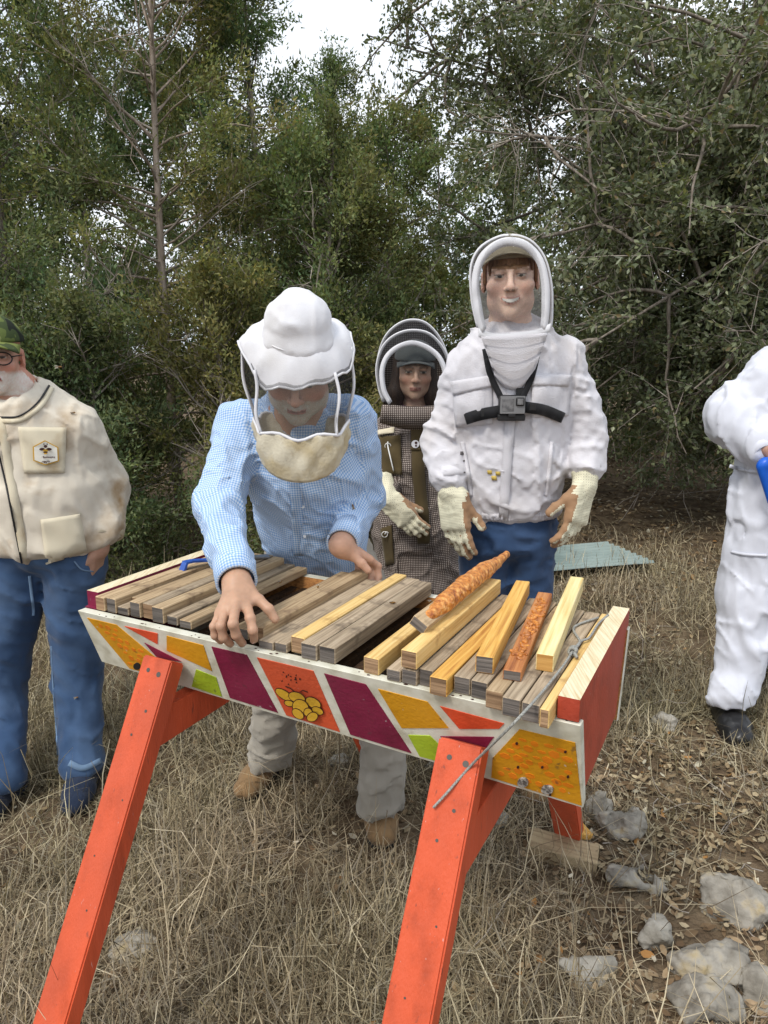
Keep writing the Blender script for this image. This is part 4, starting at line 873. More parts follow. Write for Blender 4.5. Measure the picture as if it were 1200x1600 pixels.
def veil_mat(name, col, opac):
    m = bpy.data.materials.new(name); m.use_nodes = True; N, L = nodes(m); b = N["Principled BSDF"]; b.inputs["Roughness"].default_value = .7; b.inputs["Specular IOR Level"].default_value = .2
    t = N.new("ShaderNodeTexCoord"); L.new(mixn(N, L, noisef(N, L, t.outputs["Object"], 40, .3, .7), col, tuple(x * .6 for x in col)), b.inputs["Base Color"]); tr = N.new("ShaderNodeBsdfTransparent"); ms = N.new("ShaderNodeMixShader")
    n = noisef(N, L, t.outputs["Object"], 520, .25, .75, 1); mr = N.new("ShaderNodeMapRange"); mr.inputs[3].default_value = max(0, opac - .12); mr.inputs[4].default_value = min(1, opac + .12); L.new(n, mr.inputs[0])
    L.new(mr.outputs[0], ms.inputs[0]); L.new(tr.outputs[0], ms.inputs[1]); L.new(b.outputs[0], ms.inputs[2]); L.new(ms.outputs[0], N["Material Output"].inputs[0]); return m
M_veil = veil_mat("black_veil_mesh", (.02, .02, .022), .13); M_veild = veil_mat("dense_black_veil_mesh", (.05, .05, .053), .38); M_veilw = veil_mat("pale_veil_mesh", (.13, .13, .125), .30); M_veilb = veil_mat("white_hood_back_mesh", (.74, .73, .72), .45); M_veilk = veil_mat("dark_veil_mesh", (.03, .03, .032), .38)
# ---- small cloth shapes
def grid_surface(name, rows, mat, parent, smooth=True, thick=0.0, uv=None):
    G = np.asarray(rows, float); a, b = G.shape[:2]; V = G.reshape(-1, 3); i = (np.arange(a - 1)[:, None] * b + np.arange(b - 1)[None]).ravel(); F = np.stack([i, i + 1, i + b + 1, i + b], 1)
    o = link(name, fast_mesh(name, V, F, smooth), mat, parent)
    if thick: md = o.modifiers.new("solid", 'SOLIDIFY'); md.thickness = thick; md.offset = 0
    return o
def ribbon(name, pts, wdir, w, mat, parent, th=.004, n=None):
    """flat band along pts, width along wdir (vector or per-point)"""
    P = np.asarray(pts, float); W = np.broadcast_to(np.asarray(wdir, float), P.shape); return grid_surface(name, [P - W * w / 2, P, P + W * w / 2], mat, parent, True, th)
def drape(pts2d, surf_obj, lift=.004): pass
from mathutils.bvhtree import BVHTree
def bvh_of(o):
    me = o.data; return BVHTree.FromPolygons([v.co for v in me.vertices], [p.vertices for p in me.polygons])
def shot(bv, px, py, lift=.004):
    """first hit of the pixel's ray on a garment, so that trim sits on the cloth"""
    d = Vector(_dir(px, py)).normalized(); h = bv.ray_cast(Vector((0, 0, CAMH)), d); 
    return None if h[0] is None else np.array(h[0] - d * lift)
def patch(name, bv, quad, mat, parent, nx=10, ny=10, lift=.004, th=.003, bulge=0.0):
    """cloth patch whose corners are given on the garment (tl,tr,br,bl), shrink-wrapped onto it"""
    q = np.asarray(quad, float); rows = []
    for j in range(ny + 1):
        r = []
        for i in range(nx + 1):
            u, v = i / nx, j / ny; p = (q[0] * (1 - u) + q[1] * u) * (1 - v) + (q[3] * (1 - u) + q[2] * u) * v; h = shot(bv, p[0], p[1], lift + bulge * math.sin(math.pi * u) * math.sin(math.pi * v)); r.append(h)
        rows.append(r)
    ok = [h for r in rows for h in r if h is not None]
    if not ok: return None
    md = np.median([h[1] for h in ok])
    for j in range(ny + 1):
        for i in range(nx + 1):
            if rows[j][i] is None or abs(rows[j][i][1] - md) > .14:
                u, v = i / nx, j / ny; p = (q[0] * (1 - u) + q[1] * u) * (1 - v) + (q[3] * (1 - u) + q[2] * u) * v; rows[j][i] = at_y(p[0], p[1], md)
    return grid_surface(name, rows, mat, parent, True, th)
def strap(name, bv, pts, w, mat, parent, lift=.005, n=24):
    """band following pixel polyline on the garment; w in metres"""
    P2 = spline([(x, y, 0) for x, y in pts], n)[:, :2]; P = [shot(bv, x, y, lift) for x, y in P2]; ok = [p for p in P if p is not None]; md = np.median([p[1] for p in ok]); P = np.array([p if p is not None else at_y(x, y, md) for p, (x, y) in zip(P, P2)])
    P[1:-1] = (P[:-2] + P[1:-1] * 2 + P[2:]) / 4; T = np.gradient(P, axis=0); vd = P - np.array([0, 0, CAMH]); W = np.cross(T, vd); W /= np.linalg.norm(W, axis=1)[:, None]; return ribbon(name, P, W, w, mat, parent, .003)
def shoe(name, heel, toe, mat, parent, s=1.0, hgt=.10, sole=True):
    f = Field(); d = nrm((toe - heel) * [1, 1, 0]); heel = np.asarray(heel, float); toe = np.asarray(toe, float)
    f.cone(heel + [0, 0, .05 * s], heel + [0, 0, hgt + .05], (.042 * s, .045 * s), (.048 * s, .05 * s), d, .03); f.cone(heel + [0, 0, .045 * s], heel * .45 + toe * .55 + [0, 0, .045 * s], (.040 * s, .045 * s), (.047 * s, .042 * s), (0, 0, 1), .03); f.cone(heel * .4 + toe * .6 + [0, 0, .04 * s], toe - d * .04 * s + [0, 0, .034 * s], (.048 * s, .04 * s), (.044 * s, .032 * s), (0, 0, 1), .03)
    f.half(heel + [0, 0, .012], (0, 0, -1), .004); f.disp = fold_disp(.002, .001, (30, 30, 30)); o = sculpt(name, f, .008, mat, parent)
    if sole:
        g = Field(); g.cone(heel + [0, 0, .009], heel * .5 + toe * .5 + [0, 0, .009], (.043 * s, .012), (.048 * s, .012), (0, 0, 1), .01); g.cone(heel * .5 + toe * .5 + [0, 0, .009], toe - d * .035 * s + [0, 0, .009], (.050 * s, .012), (.046 * s, .012), (0, 0, 1), .01); sculpt("sole", g, .010, M_sole, o)
    return o
def arch(pxs, Y, n=41): return spline([at_y(x, y, Y) for x, y in pxs], n)

# ------------------------------------------------------------------ 1. man in the white hat, working the hive
W1 = np.array
m1 = thing("person", "person in blue checked shirt and white brimmed veil hat bending over the hive bars", "person", (-.22, 2.27, 0))
fw1 = nrm(-HV * .8 + W1([0, -.35, 0])); hc1 = at_y(466, 572, 1.80)
Rh1 = frame((.02, -.88, -.48), (.03, 0, 1))
pel1 = W1([-.20, 2.20, .90]); wst1 = W1([-.215, 2.09, 1.06]); ch1 = W1([-.23, 1.985, 1.25]); nk1 = W1([-.235, 1.93, 1.40])
shR1 = at_y(378, 668, 1.98); shL1 = at_y(546, 664, 1.97); elR1 = at_y(342, 790, 1.80); wrR1 = at_z(371, 914, 1.062); elL1 = at_y(566, 778, 2.10); wrL1 = at_z(534, 852, 1.062)
f = Field(); head_field(f, hc1, Rh1, 1.02, jaw=1.05, nose=1.03, ears=True)
f.cone(nk1 - [0, 0, .1], nk1 + [0, -.03, .03], .062, .056, k=.03); f.cone(pel1, ch1, (.13, .10), (.14, .10), fw1, .05); f.cone(shR1, shL1, .055, .055, k=.05); f.cone(ch1, nk1, (.12, .08), (.07, .06), fw1, .05)
arm(f, shR1, elR1, wrR1, (.045, .038, .032)); arm(f, shL1, elL1, wrL1, (.045, .038, .034))
zb_ = at_z
K = dict(i=(at_z(385, 943, 1.036), at_z(391, 966, 1.022), at_z(395, 985, 1.000), at_z(397, 999, .974)), m=(at_z(368, 947, 1.038), at_z(364, 975, 1.020), at_z(369, 992, .994), at_z(378, 1005, .968)),
         r=(at_z(353, 952, 1.032), at_z(345, 978, 1.012), at_z(349, 996, .986), at_z(360, 1006, .966)), p=(at_z(343, 958, 1.024), at_z(334, 979, 1.004), at_z(336, 993, .984), at_z(345, 1002, .966)))
for q, r0 in (("i", .0108), ("m", .0108), ("r", .0102), ("p", .0090)):
    f.cone(wrR1, K[q][0], (.020, .016), (r0 * 1.25, r0 * 1.2), (0, 0, 1), .014); finger(f, K[q], r0, r0 * .82, .004)
tb = [at_z(384, 925, 1.050), at_z(404, 937, 1.040), at_z(420, 952, 1.024), at_z(430, 968, 1.003)]; f.cone(wrR1, tb[0], .022, .018, k=.02); f.cone(tb[0], tb[1], .017, .0125, k=.014); finger(f, tb[1:], .0115, .0095, .004)
kl = [hp(.440 + .018 * i, .495 + .004 * i, 1.018 - .004 * i) for i in range(4)]
for i in range(4):
    k0_ = kl[i] - HV * .01 + HW * .012; f.cone(wrL1, k0_, (.021, .018), (.0125, .012), (0, 0, 1), .014); finger(f, [k0_, k0_ + HV * .022 - HW * .022 + HU * .012, k0_ + HV * .018 - HW * .050 + HU * .016, k0_ + HV * .004 - HW * .066 + HU * .018], .0105, .0085, .004)
tl = [at_z(538, 858, 1.052), at_z(552, 869, 1.035), at_z(565, 880, 1.018), at_z(575, 891, 1.000)]; f.cone(wrL1, tl[0], .023, .019, k=.02); f.cone(tl[0], tl[1], .018, .013, k=.014); finger(f, tl[1:], .0125, .0100, .004)
sk1 = skin_colors(hc1, Rh1, 1.02, (.56, .31, .225), beard=(.60, .56, .50), browk=.5, brow=(.4, .35, .3), flush=.35)
def near_keep(*cr):
    return lambda V: np.any([np.linalg.norm(V - c, axis=1) < r for c, r in cr], axis=0)
sculpt("body", f, .0034, M_skin, m1, colf=sk1, sm=1, keep=near_keep((hc1, .20), (wrR1, .16), (wrL1, .17)))
# nails on the gripping hand
for q in ("i", "m"):
    t0, t1 = K[q][2], K[q][3]; d = nrm(t1 - t0); up = nrm(W1([0, -.6, .8]) - d * np.dot(d, W1([0, -.6, .8]))); c = t1 + up * .0078; sd_ = np.cross(d, up)
    link("nail", bm_mesh("nail", poly_prism([c + d * .006 * math.cos(a) + sd_ * .005 * math.sin(a) for a in np.linspace(0, 6.28, 10, endpoint=False)], -up * .003)), solid("fingernail", (.62, .40, .33), .35), m1)
# shirt
f = Field(); f.cone(pel1 + [0, 0, -.05], wst1, (.155, .12), (.152, .12), fw1, .05); f.cone(wst1, ch1, (.152, .12), (.165, .122), fw1, .05); f.cone(ch1, nk1 - [0, 0, .03], (.165, .115), (.085, .08), fw1, .06); f.cone(shR1 + [.03, 0, .0], shL1 + [-.03, 0, .0], (.074, .070), (.074, .070), fw1, .05)
f.cone(shR1, elR1, (.071, .070), (.058, .057), k=.035); f.cone(elR1, wrR1 * .80 + elR1 * .20, .058, .043, k=.03); f.cone(shL1, elL1, (.071, .070), (.060, .058), k=.035); f.cone(elL1, wrL1 * .82 + elL1 * .18, .059, .041, k=.03)
f.cone(nk1 - [0, 0, .02], nk1 + [0, -.03, .035], .074, .070, k=.02); f.ball(nk1 + W1([.0, -.085, -.005]), (.036, .06, .05), k=.02, op=-1)
for a, b in ((elR1, wrR1), (elL1, wrL1)): f.half(a * .10 + b * .90, b - a, .004) if False else None
f.disp = fold_disp(.0058, .003, (9, 9, 12), 3, skew=.5)
sh1 = sculpt("shirt", f, .0057, M_ging, m1, uv=True, sm=1); bv1 = bvh_of(sh1)
def cuff(a, b, r, t0, t1, mat, name, par, n=20, ref=(0, -1, 0), fl=1.12):
    d = nrm(b - a); x = nrm(np.cross(d, ref)); y = np.cross(d, x); rows = []
    for t, k in ((t0, 1.0), (t0 * .5 + t1 * .5, 1.03), (t1, fl), (t1 - .002, fl * .86)): c = a + (b - a) * t; rows.append([c + (x * math.cos(q) + y * math.sin(q)) * r * k for q in np.linspace(0, 2 * np.pi, n + 1)])
    V, F = np.asarray(rows).reshape(-1, 3), []; i = (np.arange(3)[:, None] * (n + 1) + np.arange(n)[None]).ravel(); F = np.stack([i, i + 1, i + n + 2, i + n + 1], 1)
    uv = np.stack([np.tile(np.linspace(0, 2 * np.pi * r, n + 1), 4), np.repeat(np.array([0, .03, .06, .062]), n + 1)], 1)[F.ravel()]
    o = link(name, fast_mesh(name, V, F, True, None, uv), mat, par); md = o.modifiers.new("s", 'SOLIDIFY'); md.thickness = .003; return o
cuff(elR1, wrR1, .044, .70, .97, M_ging, "cuff", sh1, fl=1.03); cuff(elL1, wrL1, .043, .66, .97, M_ging, "cuff", sh1, fl=1.02)
# collar, placket, buttons
for sx in (-1, 1):
    xr = Rh1[:, 0] * 0 + nrm(np.cross(fw1, W1([0, 0, 1.0]))) * -sx
    c0 = nk1 + xr * .070 + W1([0, -.02, .035]); c1 = nk1 + fw1 * .085 + xr * .012 + W1([0, 0, -.055]); c2 = nk1 + fw1 * .085 + xr * .070 + W1([0, 0, -.075]); c3 = nk1 + xr * .092 + W1([0, -.02, -.02]); c4 = nk1 - fw1 * .05 + xr * .05 + W1([0, 0, .05]); c5 = nk1 - fw1 * .07 + xr * .06
    o = grid_surface("collar", [[c4, c0 * .6 + c1 * .4 + fw1 * .012, c1], [c5 * .5 + c4 * .5, (c0 * .6 + c1 * .4 + c3 * .6 + c2 * .4) / 2 + fw1 * .022 + xr * .006, (c1 + c2) / 2 + fw1 * .012], [c5, c3 * .6 + c2 * .4 + fw1 * .012, c2]], M_ging, sh1, True, .003)
    o.modifiers.new("sub", 'SUBSURF').render_levels = 2
    me = o.data; u = me.uv_layers.new(name="uv"); u.data.foreach_set("uv", np.array([(me.vertices[l.vertex_index].co.x, me.vertices[l.vertex_index].co.z) for l in me.loops]).ravel())
pk = strap("placket", bv1, [(462, 752), (464, 800), (467, 868)], .030, M_ging, sh1, .003); me = pk.data; u = me.uv_layers.new(name="uv"); u.data.foreach_set("uv", np.array([(me.vertices[l.vertex_index].co.x, me.vertices[l.vertex_index].co.z) for l in me.loops]).ravel())
M_btn = solid("pale_button", (.62, .66, .70), .4)
for x, y in ((473, 792), (476, 838)):
    c = shot(bv1, x, y, .006); link("button", bm_mesh("button", poly_prism([c + W1([.0045 * math.cos(a), 0, .0045 * math.sin(a)]) for a in np.linspace(0, 6.28, 12, endpoint=False)], W1([0, .004, 0]))), M_btn, sh1)
# trousers, boots
f = Field(); hL, hR = pel1 + [.09, .0, -.04], pel1 + [-.10, .06, -.04]; ftL, ftR = at_z(592, 1262, .09), at_z(420, 1190, .09); knL, knR = W1([.005, 2.14, .48]), W1([-.345, 2.25, .48])
f.cone(pel1 + [0, .02, .04], pel1 + [0, .02, -.06], (.155, .12), (.165, .125), fw1, .05); f.cone(hL, knL, .098, .080, k=.05); f.cone(hR, knR, .098, .080, k=.05); f.cone(knL, ftL, .078, .070, k=.04); f.cone(knR, ftR, .078, .074, k=.04); f.half(ftL + [0, 0, -.005], (0, 0, -1), .004); f.disp = fold_disp(.007, .004, (10, 10, 14), 8)
sculpt("trousers", f, .0085, M_khaki, m1)
bt = shoe("boot", W1([-.012, 2.235, 0]), W1([-.005, 2.005, 0]), M_boot, m1, 1.08, .09); shoe("boot", at_z(428, 1200, 0), at_z(392, 1245, 0) + W1([-.03, -.05, 0]), M_boot, m1, 1.05, .09)
bvb = bvh_of(bt)
for y_ in (1262, 1270, 1278):
    p0_, p1_ = shot(bvb, 584, y_, .003), shot(bvb, 602, y_ - 3, .003)
    if p0_ is not None and p1_ is not None: tube("lace", [p0_, (p0_ + p1_) / 2 + [0, -.003, .003], p1_], .0022, M_lace, bt, 6)
# belt
# hat: creased crown on a drooping brim, head frame
hat = link("hat", bpy.data.meshes.new("hat"), M_hat, m1)
Th1 = lambda p: hc1 + Rh1 @ (W1(p) * [.93, .95, .93])
def hat_mesh():
    f = Field(); f.cone(Th1((0, -.012, .085)), Th1((0, -.014, .118)), (.090, .100), (.078, .086), Rh1[:, 1], .02, cap=.85)
    f.ball(Th1((.04, .06, .195)), (.022, .03, .03), Rh1, .03, -1)
    nb = 48; a = np.linspace(0, 2 * np.pi, nb, endpoint=False); f.disp = fold_disp(.0032, .002, (12, 12, 8), 5); V, F = f.mesh(.005); V = smooth_v(V, F, 1); rows = []
    for rr, dz in ((.080, .098), (.097, .088), (.108, .078), (.118, .066), (.127, .050), (.134, .034), (.137, .024), (.134, .021)):
        r = []
        for q in a:
            w_ = 1 + .022 * math.sin(5 * q + 1) + .015 * math.sin(9 * q); x, y = math.cos(q), math.sin(q); k = (rr - .08) / .055
            cz = .006 * k * math.sin(11 * q + 9 * rr * 10) + .005 * math.sin(7 * q - rr * 60) * k
            r.append(Th1((x * rr * (1.02 + .04 * k) * w_, -.012 + y * rr * (1.08 if y > 0 else 1.12), dz + cz + .011 * math.sin(4 * q + .5) * k + .035 * k * abs(x) ** 3 * (1 if x > 0 else .7) + .02 * k * max(0, -y) - .012 * k * max(0, y) ** 2)))
        rows.append(r)
    G = np.array(rows); Vb = G.reshape(-1, 3); Fb = []
    for i in range(len(rows) - 1):
        for j in range(nb): Fb.append((i * nb + j, i * nb + (j + 1) % nb, (i + 1) * nb + (j + 1) % nb, (i + 1) * nb + j))
    return merge([(V, F), (Vb, np.array(Fb))]), G
(Vh, Fh), brimG = hat_mesh(); hat.data = fast_mesh("hat", Vh, Fh, True); hat.data.materials.append(M_hat)
tube("brim_binding", np.vstack([brimG[6], brimG[6][:1]]), .0032, M_wtape, hat, 6)
tube("crown_seam", [Th1((.091 * math.cos(q), -.012 + .101 * math.sin(q), .090 + .004 * math.sin(2 * q))) for q in np.linspace(0, 2 * np.pi, 40)], .0022, M_hat, hat, 6)
# veil: pale see-through mesh hanging from the brim, darker side windows, beige cloth below
top = brimG[5]; nb = len(top); xr1 = Rh1[:, 0]; fh1 = nrm(Rh1[:, 1] * [1, 1, 0]); cen = hc1 * [1, 1, 0] + fh1 * .02 + W1([.008, 0, 0]); hem, hem2 = [], []
for q in np.linspace(0, 2 * np.pi, nb, endpoint=False):
    d = xr1 * math.cos(q) + fh1 * math.sin(q); fr_ = max(0, math.sin(q)); sq = 1 / max(abs(math.cos(q)) ** 4 + abs(math.sin(q)) ** 4, .3) ** .25
    hem.append(cen + d * .112 * (.45 + .55 * sq) * (1 + .03 * math.sin(q * 9)) + W1([0, 0, 1.358 + .035 * (1 - fr_) + .006 * math.sin(q * 7)])); hem2.append(cen + fh1 * .03 + d * (.072 + .022 * abs(math.cos(q))) + W1([0, 0, 1.252 + .05 * (1 - fr_)]))
hem, hem2 = np.array(hem), np.array(hem2)
def loop_rows(A, B, n, sel, bul=.0): return [[A[j] * (1 - t) + B[j] * t + nrm((A[j] - cen) * [1, 1, 0]) * bul * math.sin(math.pi * t) for j in sel] for t in np.linspace(0, 1, n)]
fsel = [j % nb for j in range(nb // 8, nb * 3 // 8 + 1)]; lsel = [j % nb for j in range(nb * 3 // 8, nb * 5 // 8 + 1)]; rsel = [j % nb for j in range(-nb // 8, nb // 8 + 1)]; bsel = [j % nb for j in range(nb * 5 // 8, nb * 7 // 8 + 1)]
veil = grid_surface("veil", loop_rows(top, hem, 8, fsel, .006), M_veilw, m1); grid_surface("side_window", loop_rows(top, hem, 8, lsel, .004), M_veilk, veil); grid_surface("side_window", loop_rows(top, hem, 8, rsel, .004), M_veilk, veil); grid_surface("back_panel", loop_rows(top, hem, 8, bsel, .006), M_veilw, veil)
bib = [[hem[j] * (1 - t) + hem2[j] * t + nrm((hem[j] - cen) * [1, 1, 0]) * (.006 * math.sin(math.pi * t) + .006 * math.sin(j * 1.3 + t * 5) * math.sin(math.pi * min(1, t * 1.2)) + .003 * math.sin(j * 3.1 - t * 9)) for j in list(range(nb)) + [0]] for t in np.linspace(0, 1, 16)]
grid_surface("veil_skirt", bib, M_beige, veil, True, .003)
tube("hem_tape", np.vstack([hem, hem[:1]]), .0042, M_wtape, veil, 6)
for j in (nb // 8, nb * 3 // 8, nb * 3 // 8 + 5, nb // 8 - 5): tube("seam_tape", [top[j] * (1 - t) + hem[j] * t + nrm((top[j] - cen) * [1, 1, 0]) * .004 * math.sin(math.pi * t) + W1([.004 * math.sin(t * 7 + j), 0, 0]) for t in np.linspace(0, 1, 14)], .0042, M_wtape, veil, 6)

# ------------------------------------------------------------------ 2. tall young man in the white jacket with a chest camera
m2 = thing("person", "person in white hooded jacket with black chest strap camera and cream gloves, smiling", "person", (.42, 2.42, 0))
Y2 = 2.34; hc2 = at_y(797, 434, 2.33); Rh2 = frame((-.16, -1, -.04), (-.05, 0, 1)); s2 = 1.04
J = dict(shR=at_y(733, 576, 2.37), shL=at_y(878, 566, 2.37), elR=at_y(692, 688, 2.38), elL=at_y(916, 668, 2.38), wrR=at_y(706, 770, 2.30), wrL=at_y(911, 762, 2.30), pel=W1([.425, 2.40, 1.0]), ch=W1([.415, 2.39, 1.34]), nk=W1([.40, 2.375, 1.60]))
f = Field(); head_field(f, hc2, Rh2, s2, jaw=.94, smile=1.0, nose=1.0)
f.cone(J["nk"] - [0, 0, .12], J["nk"] + [0, 0, .03], .062, .056, k=.03); f.cone(J["pel"], J["ch"], (.12, .09), (.14, .10), k=.05); f.cone(J["shR"], J["shL"], .05, .05, k=.05); f.cone(J["ch"], J["nk"], (.12, .08), (.07, .06), k=.05)
arm(f, J["shR"], J["elR"], J["wrR"], (.045, .038, .027)); arm(f, J["shL"], J["elL"], J["wrL"], (.045, .038, .027)); 
hd2R = dict(fd=(.10, -.22, -1), pn=(.62, .70, .1)); hd2L = dict(fd=(-.26, -.25, -1), pn=(-.62, .68, .1))
hand_field(f, J["wrR"] + [0, -.01, 0], W1(hd2R["fd"]), W1(hd2R["pn"]), 1, .98, (.22, .26, .30, .34), (.45, .80, .35), fat=.8); hand_field(f, J["wrL"] + [0, -.01, 0], W1(hd2L["fd"]), W1(hd2L["pn"]), -1, .96, (.28, .34, .40, .46), (.62, .70, .40), fat=.8)
sculpt("body", f, .0032, M_skin, m2, colf=skin_colors(hc2, Rh2, s2, (.86, .58, .49), smile=1, brow=(.22, .13, .08), browk=.5, flush=.22, lip=(.50, .20, .18), hair=(.25, .125, .06)), sm=1, keep=near_keep((hc2, .20)))
grid_surface('teeth', [[(hc2 + Rh2 @ (W1((x * .0235, .0998 - .012 * x * x, -.069 + .0085 * x * x + dz * (1 - .7 * x * x))) * s2)) for x in np.linspace(-1, 1, 13)] for dz in (.0052, .001, -.0038)], solid('teeth_enamel', (.74, .71, .65), .3), m2)
# fringe of hair and cap
f = Field(); T2 = lambda p: hc2 + Rh2 @ (W1(p) * s2)
for i in range(15):
    x = -.058 + i * .0083; f.cone(T2((x, .062 - 9 * x * x, .066)), T2((x * 1.08 + .006 * math.sin(i * 2.1), .082 - 8 * x * x, .026 + .008 * math.sin(i * 1.7) - 3 * x * x)), .0085, .0045, k=.006)
for sx in (-1, 1): f.cone(T2((sx * .072, .02, .045)), T2((sx * .074, .018, -.012)), (.008, .02), (.005, .012), k=.008)
sculpt("hair", f, .0035, M_hair, m2, sm=0)
f = Field(); f.ball(T2((0, -.012, .050)), W1((.084, .098, .074)) * s2, Rh2, .02); f.half(T2((0, 0, .048)), -Rh2[:, 2], .004); cap2 = sculpt("cap", f, .005, M_cap, m2)
rows = [[T2((x, (.070 + t * .055) * math.sqrt(max(.05, 1 - (x / .088) ** 2 * .8)), .062 - .002 * t - 2.8 * x * x * (1 + .6 * t))) for x in np.linspace(-.080, .080, 17)] for t in np.linspace(0, 1, 7)]; grid_surface("cap_peak", rows, M_cap, cap2, True, .004)
# jacket
f = Field(); J_ = J
f.cone(W1([.425, 2.40, 1.05]), W1([.42, 2.39, 1.20]), (.172, .128), (.180, .135), k=.05, cap=.4); f.cone(W1([.42, 2.39, 1.20]), W1([.415, 2.385, 1.42]), (.180, .135), (.182, .128), k=.05); f.cone(W1([.415, 2.385, 1.42]), W1([.405, 2.38, 1.56]), (.172, .118), (.115, .105), k=.07); f.cone(J["shR"] + [.02, 0, 0], J["shL"] - [.02, 0, 0], (.076, .074), (.076, .074), k=.05)
f.cone(J["shR"], J["elR"], (.071, .072), (.062, .062), k=.04); f.cone(J["elR"], at_y(703, 742, 2.32), .068, .064, k=.03); f.cone(J["shL"], J["elL"], (.071, .072), (.060, .060), k=.04); f.cone(J["elL"], at_y(914, 725, 2.33), .066, .058, k=.03)
f.cone(W1([.405, 2.37, 1.55]), W1([.403, 2.345, 1.615]), (.125, .120), (.118, .115), k=.03, cap=.3)
f.half(at_y(703, 752, 2.32), at_y(703, 752, 2.32) - J["elR"], .006); 
_fd = fold_disp(.0075, .0035, (11, 11, 4.5), 21, skew=.35); _fs = fold_disp(.0075, .003, (5, 5, 15), 33, skew=.3)
f.disp = lambda P: np.where((P[:, 0] < .225) | (P[:, 0] > .60), _fs(P), _fd(P)) + .0016 * np.sin(P[:, 0] * 900) * np.sin(P[:, 2] * 900)
f.p.pop()   # the sleeve end is trimmed below
jk2 = sculpt("jacket", f, .006, M_jw, m2, uv=False, sm=2); bv2 = bvh_of(jk2)
f = Field(); f.cone(W1([.425, 2.40, 1.028]), W1([.425, 2.40, 1.036]), (.176, .127), (.180, .130), k=.01, cap=.22); f.disp = lambda P: .0035 * np.sin(np.arctan2(P[:, 0] - .425, P[:, 1] - 2.40) * 70) + .003 * vnoise(P * 30); sculpt("waistband", f, .005, M_jw, jk2, sm=1)
for a, b, r in ((J["elR"], at_y(703, 748, 2.32), .066), (J["elL"], at_y(914, 730, 2.33), .059)): cuff(a, b, r, .80, 1.06, M_jw, "cuff", jk2, fl=1.04)
patch("chest_pocket", bv2, [(706, 600), (768, 588), (770, 662), (712, 668)], M_jw, jk2, 10, 10, .006, .004, .006); patch("pocket_flap", bv2, [(704, 596), (768, 586), (768, 604), (708, 618)], M_jw, jk2, 10, 4, .012, .004, .003)
patch("chest_pocket", bv2, [(832, 588), (893, 590), (888, 650), (830, 652)], M_jw, jk2, 10, 10, .006, .004, .006); patch("pocket_flap", bv2, [(832, 584), (894, 586), (888, 604), (830, 602)], M_jw, jk2, 10, 4, .012, .004, .003)
strap("zip_placket", bv2, [(800, 560), (798, 640), (792, 720), (786, 812)], .030, M_jw, jk2, .005); strap("pocket_welt", bv2, [(722, 690), (730, 730), (736, 775)], .012, M_jw, jk2, .004); strap("pocket_welt", bv2, [(862, 690), (858, 735), (852, 775)], .012, M_jw, jk2, .004)
M_dirt = solid("dark_smudge", (.10, .09, .09), .9); M_wy = solid("yellow_wax", (.62, .45, .10), .6); M_redthr = solid("red_thread", (.35, .03, .05), .8)
for x, y, r in ((722, 708, 2.6), (735, 762, 2.0), (725, 720, 1.3), (726, 738, 1.2)): patch("smudge", bv2, [(x - r, y - r), (x + r, y - r), (x + r, y + r), (x - r, y + r)], M_dirt, jk2, 2, 2, .0035, .001)
for x, y, r in ((765, 738, 3), (772, 747, 3.5), (778, 740, 3)): patch("wax_spot", bv2, [(x - r * 1.3, y - r), (x + r, y - r), (x + r * 1.3, y + r), (x - r, y + r)], M_wy, jk2, 2, 2, .0035, .001)
def script_mark(bv, pts, mat, par, r=.0013, lift=.0095, name="embroidery"):
    P = [shot(bv, x, y, lift) for x, y in pts]; P = [p for p in P if p is not None]
    if len(P) > 2: tube(name, spline(P, len(P) * 3), r, mat, par, 6)
script_mark(bv2, [(846, 632), (842, 628), (840, 633), (844, 637), (848, 632), (851, 630), (852, 635), (855, 627), (856, 635), (859, 630), (861, 634), (863, 628), (864, 634), (867, 629), (866, 634), (870, 632)], M_redthr, jk2)
# hood
a1 = arch([(752, 522), (743, 490), (738, 440), (748, 402), (772, 379), (797, 372), (824, 379), (847, 404), (857, 445), (857, 490), (853, 517)], 2.195); a2 = arch([(747, 512), (738, 470), (736, 420), (748, 390), (775, 372), (800, 368), (828, 376), (850, 402), (861, 445), (862, 490), (860, 512)], 2.29); a3 = arch([(752, 512), (744, 470), (744, 425), (755, 398), (778, 384), (799, 380), (824, 386), (845, 408), (855, 445), (855, 485), (853, 512)], 2.47)
cI = at_y(799, 470, 2.17); cB = at_y(799, 470, 2.50)
hood2 = grid_surface("hood_side_mesh", [a1 * (1 - t) + a2 * t for t in np.linspace(0, 1, 4)], M_veild, m2)
inn = [a1 * (1 - t) + (cI * [1, 0, 0] + W1([0, 2.15, 0]) + (a1 * [0, 0, 1])) * t + W1([0, -.03, 0]) * math.sin(t * 1.57) for t in np.linspace(0.02, 1, 12)]
grid_surface("front_veil", [a1 + (cI + (a1[20] * 0) - a1) * 0] + [a1 + (W1([cI[0], a1[0][1] - .03, 0]) + a1 * [0, 0, 1] - a1) * t * [1, 1, 1] for t in np.linspace(.1, 1, 9)], M_veil, hood2)
grid_surface("hood_back", [a2 * (1 - t) + a3 * t for t in np.linspace(0, 1, 5)] + [a3 + (W1([cB[0], 2.52, 0]) + a3 * [0, 0, 1] - a3) * t for t in np.linspace(.2, 1, 6)], M_veilb, hood2)
def inward(A, c): d = A - c; d[:, 1] = 0; return -d / (np.linalg.norm(d, axis=1)[:, None] + 1e-9)
grid_surface("hood_binding", [a1 + W1([0, .012, 0]), a1 + inward(a1, cI) * -.002, a1 + inward(a1, cI) * .010 + [0, -.003, 0], a1 + inward(a1, cI) * .022], M_wtape, hood2, True, .002)
tube("hood_piping", a2, .005, M_wtape, hood2, 8)
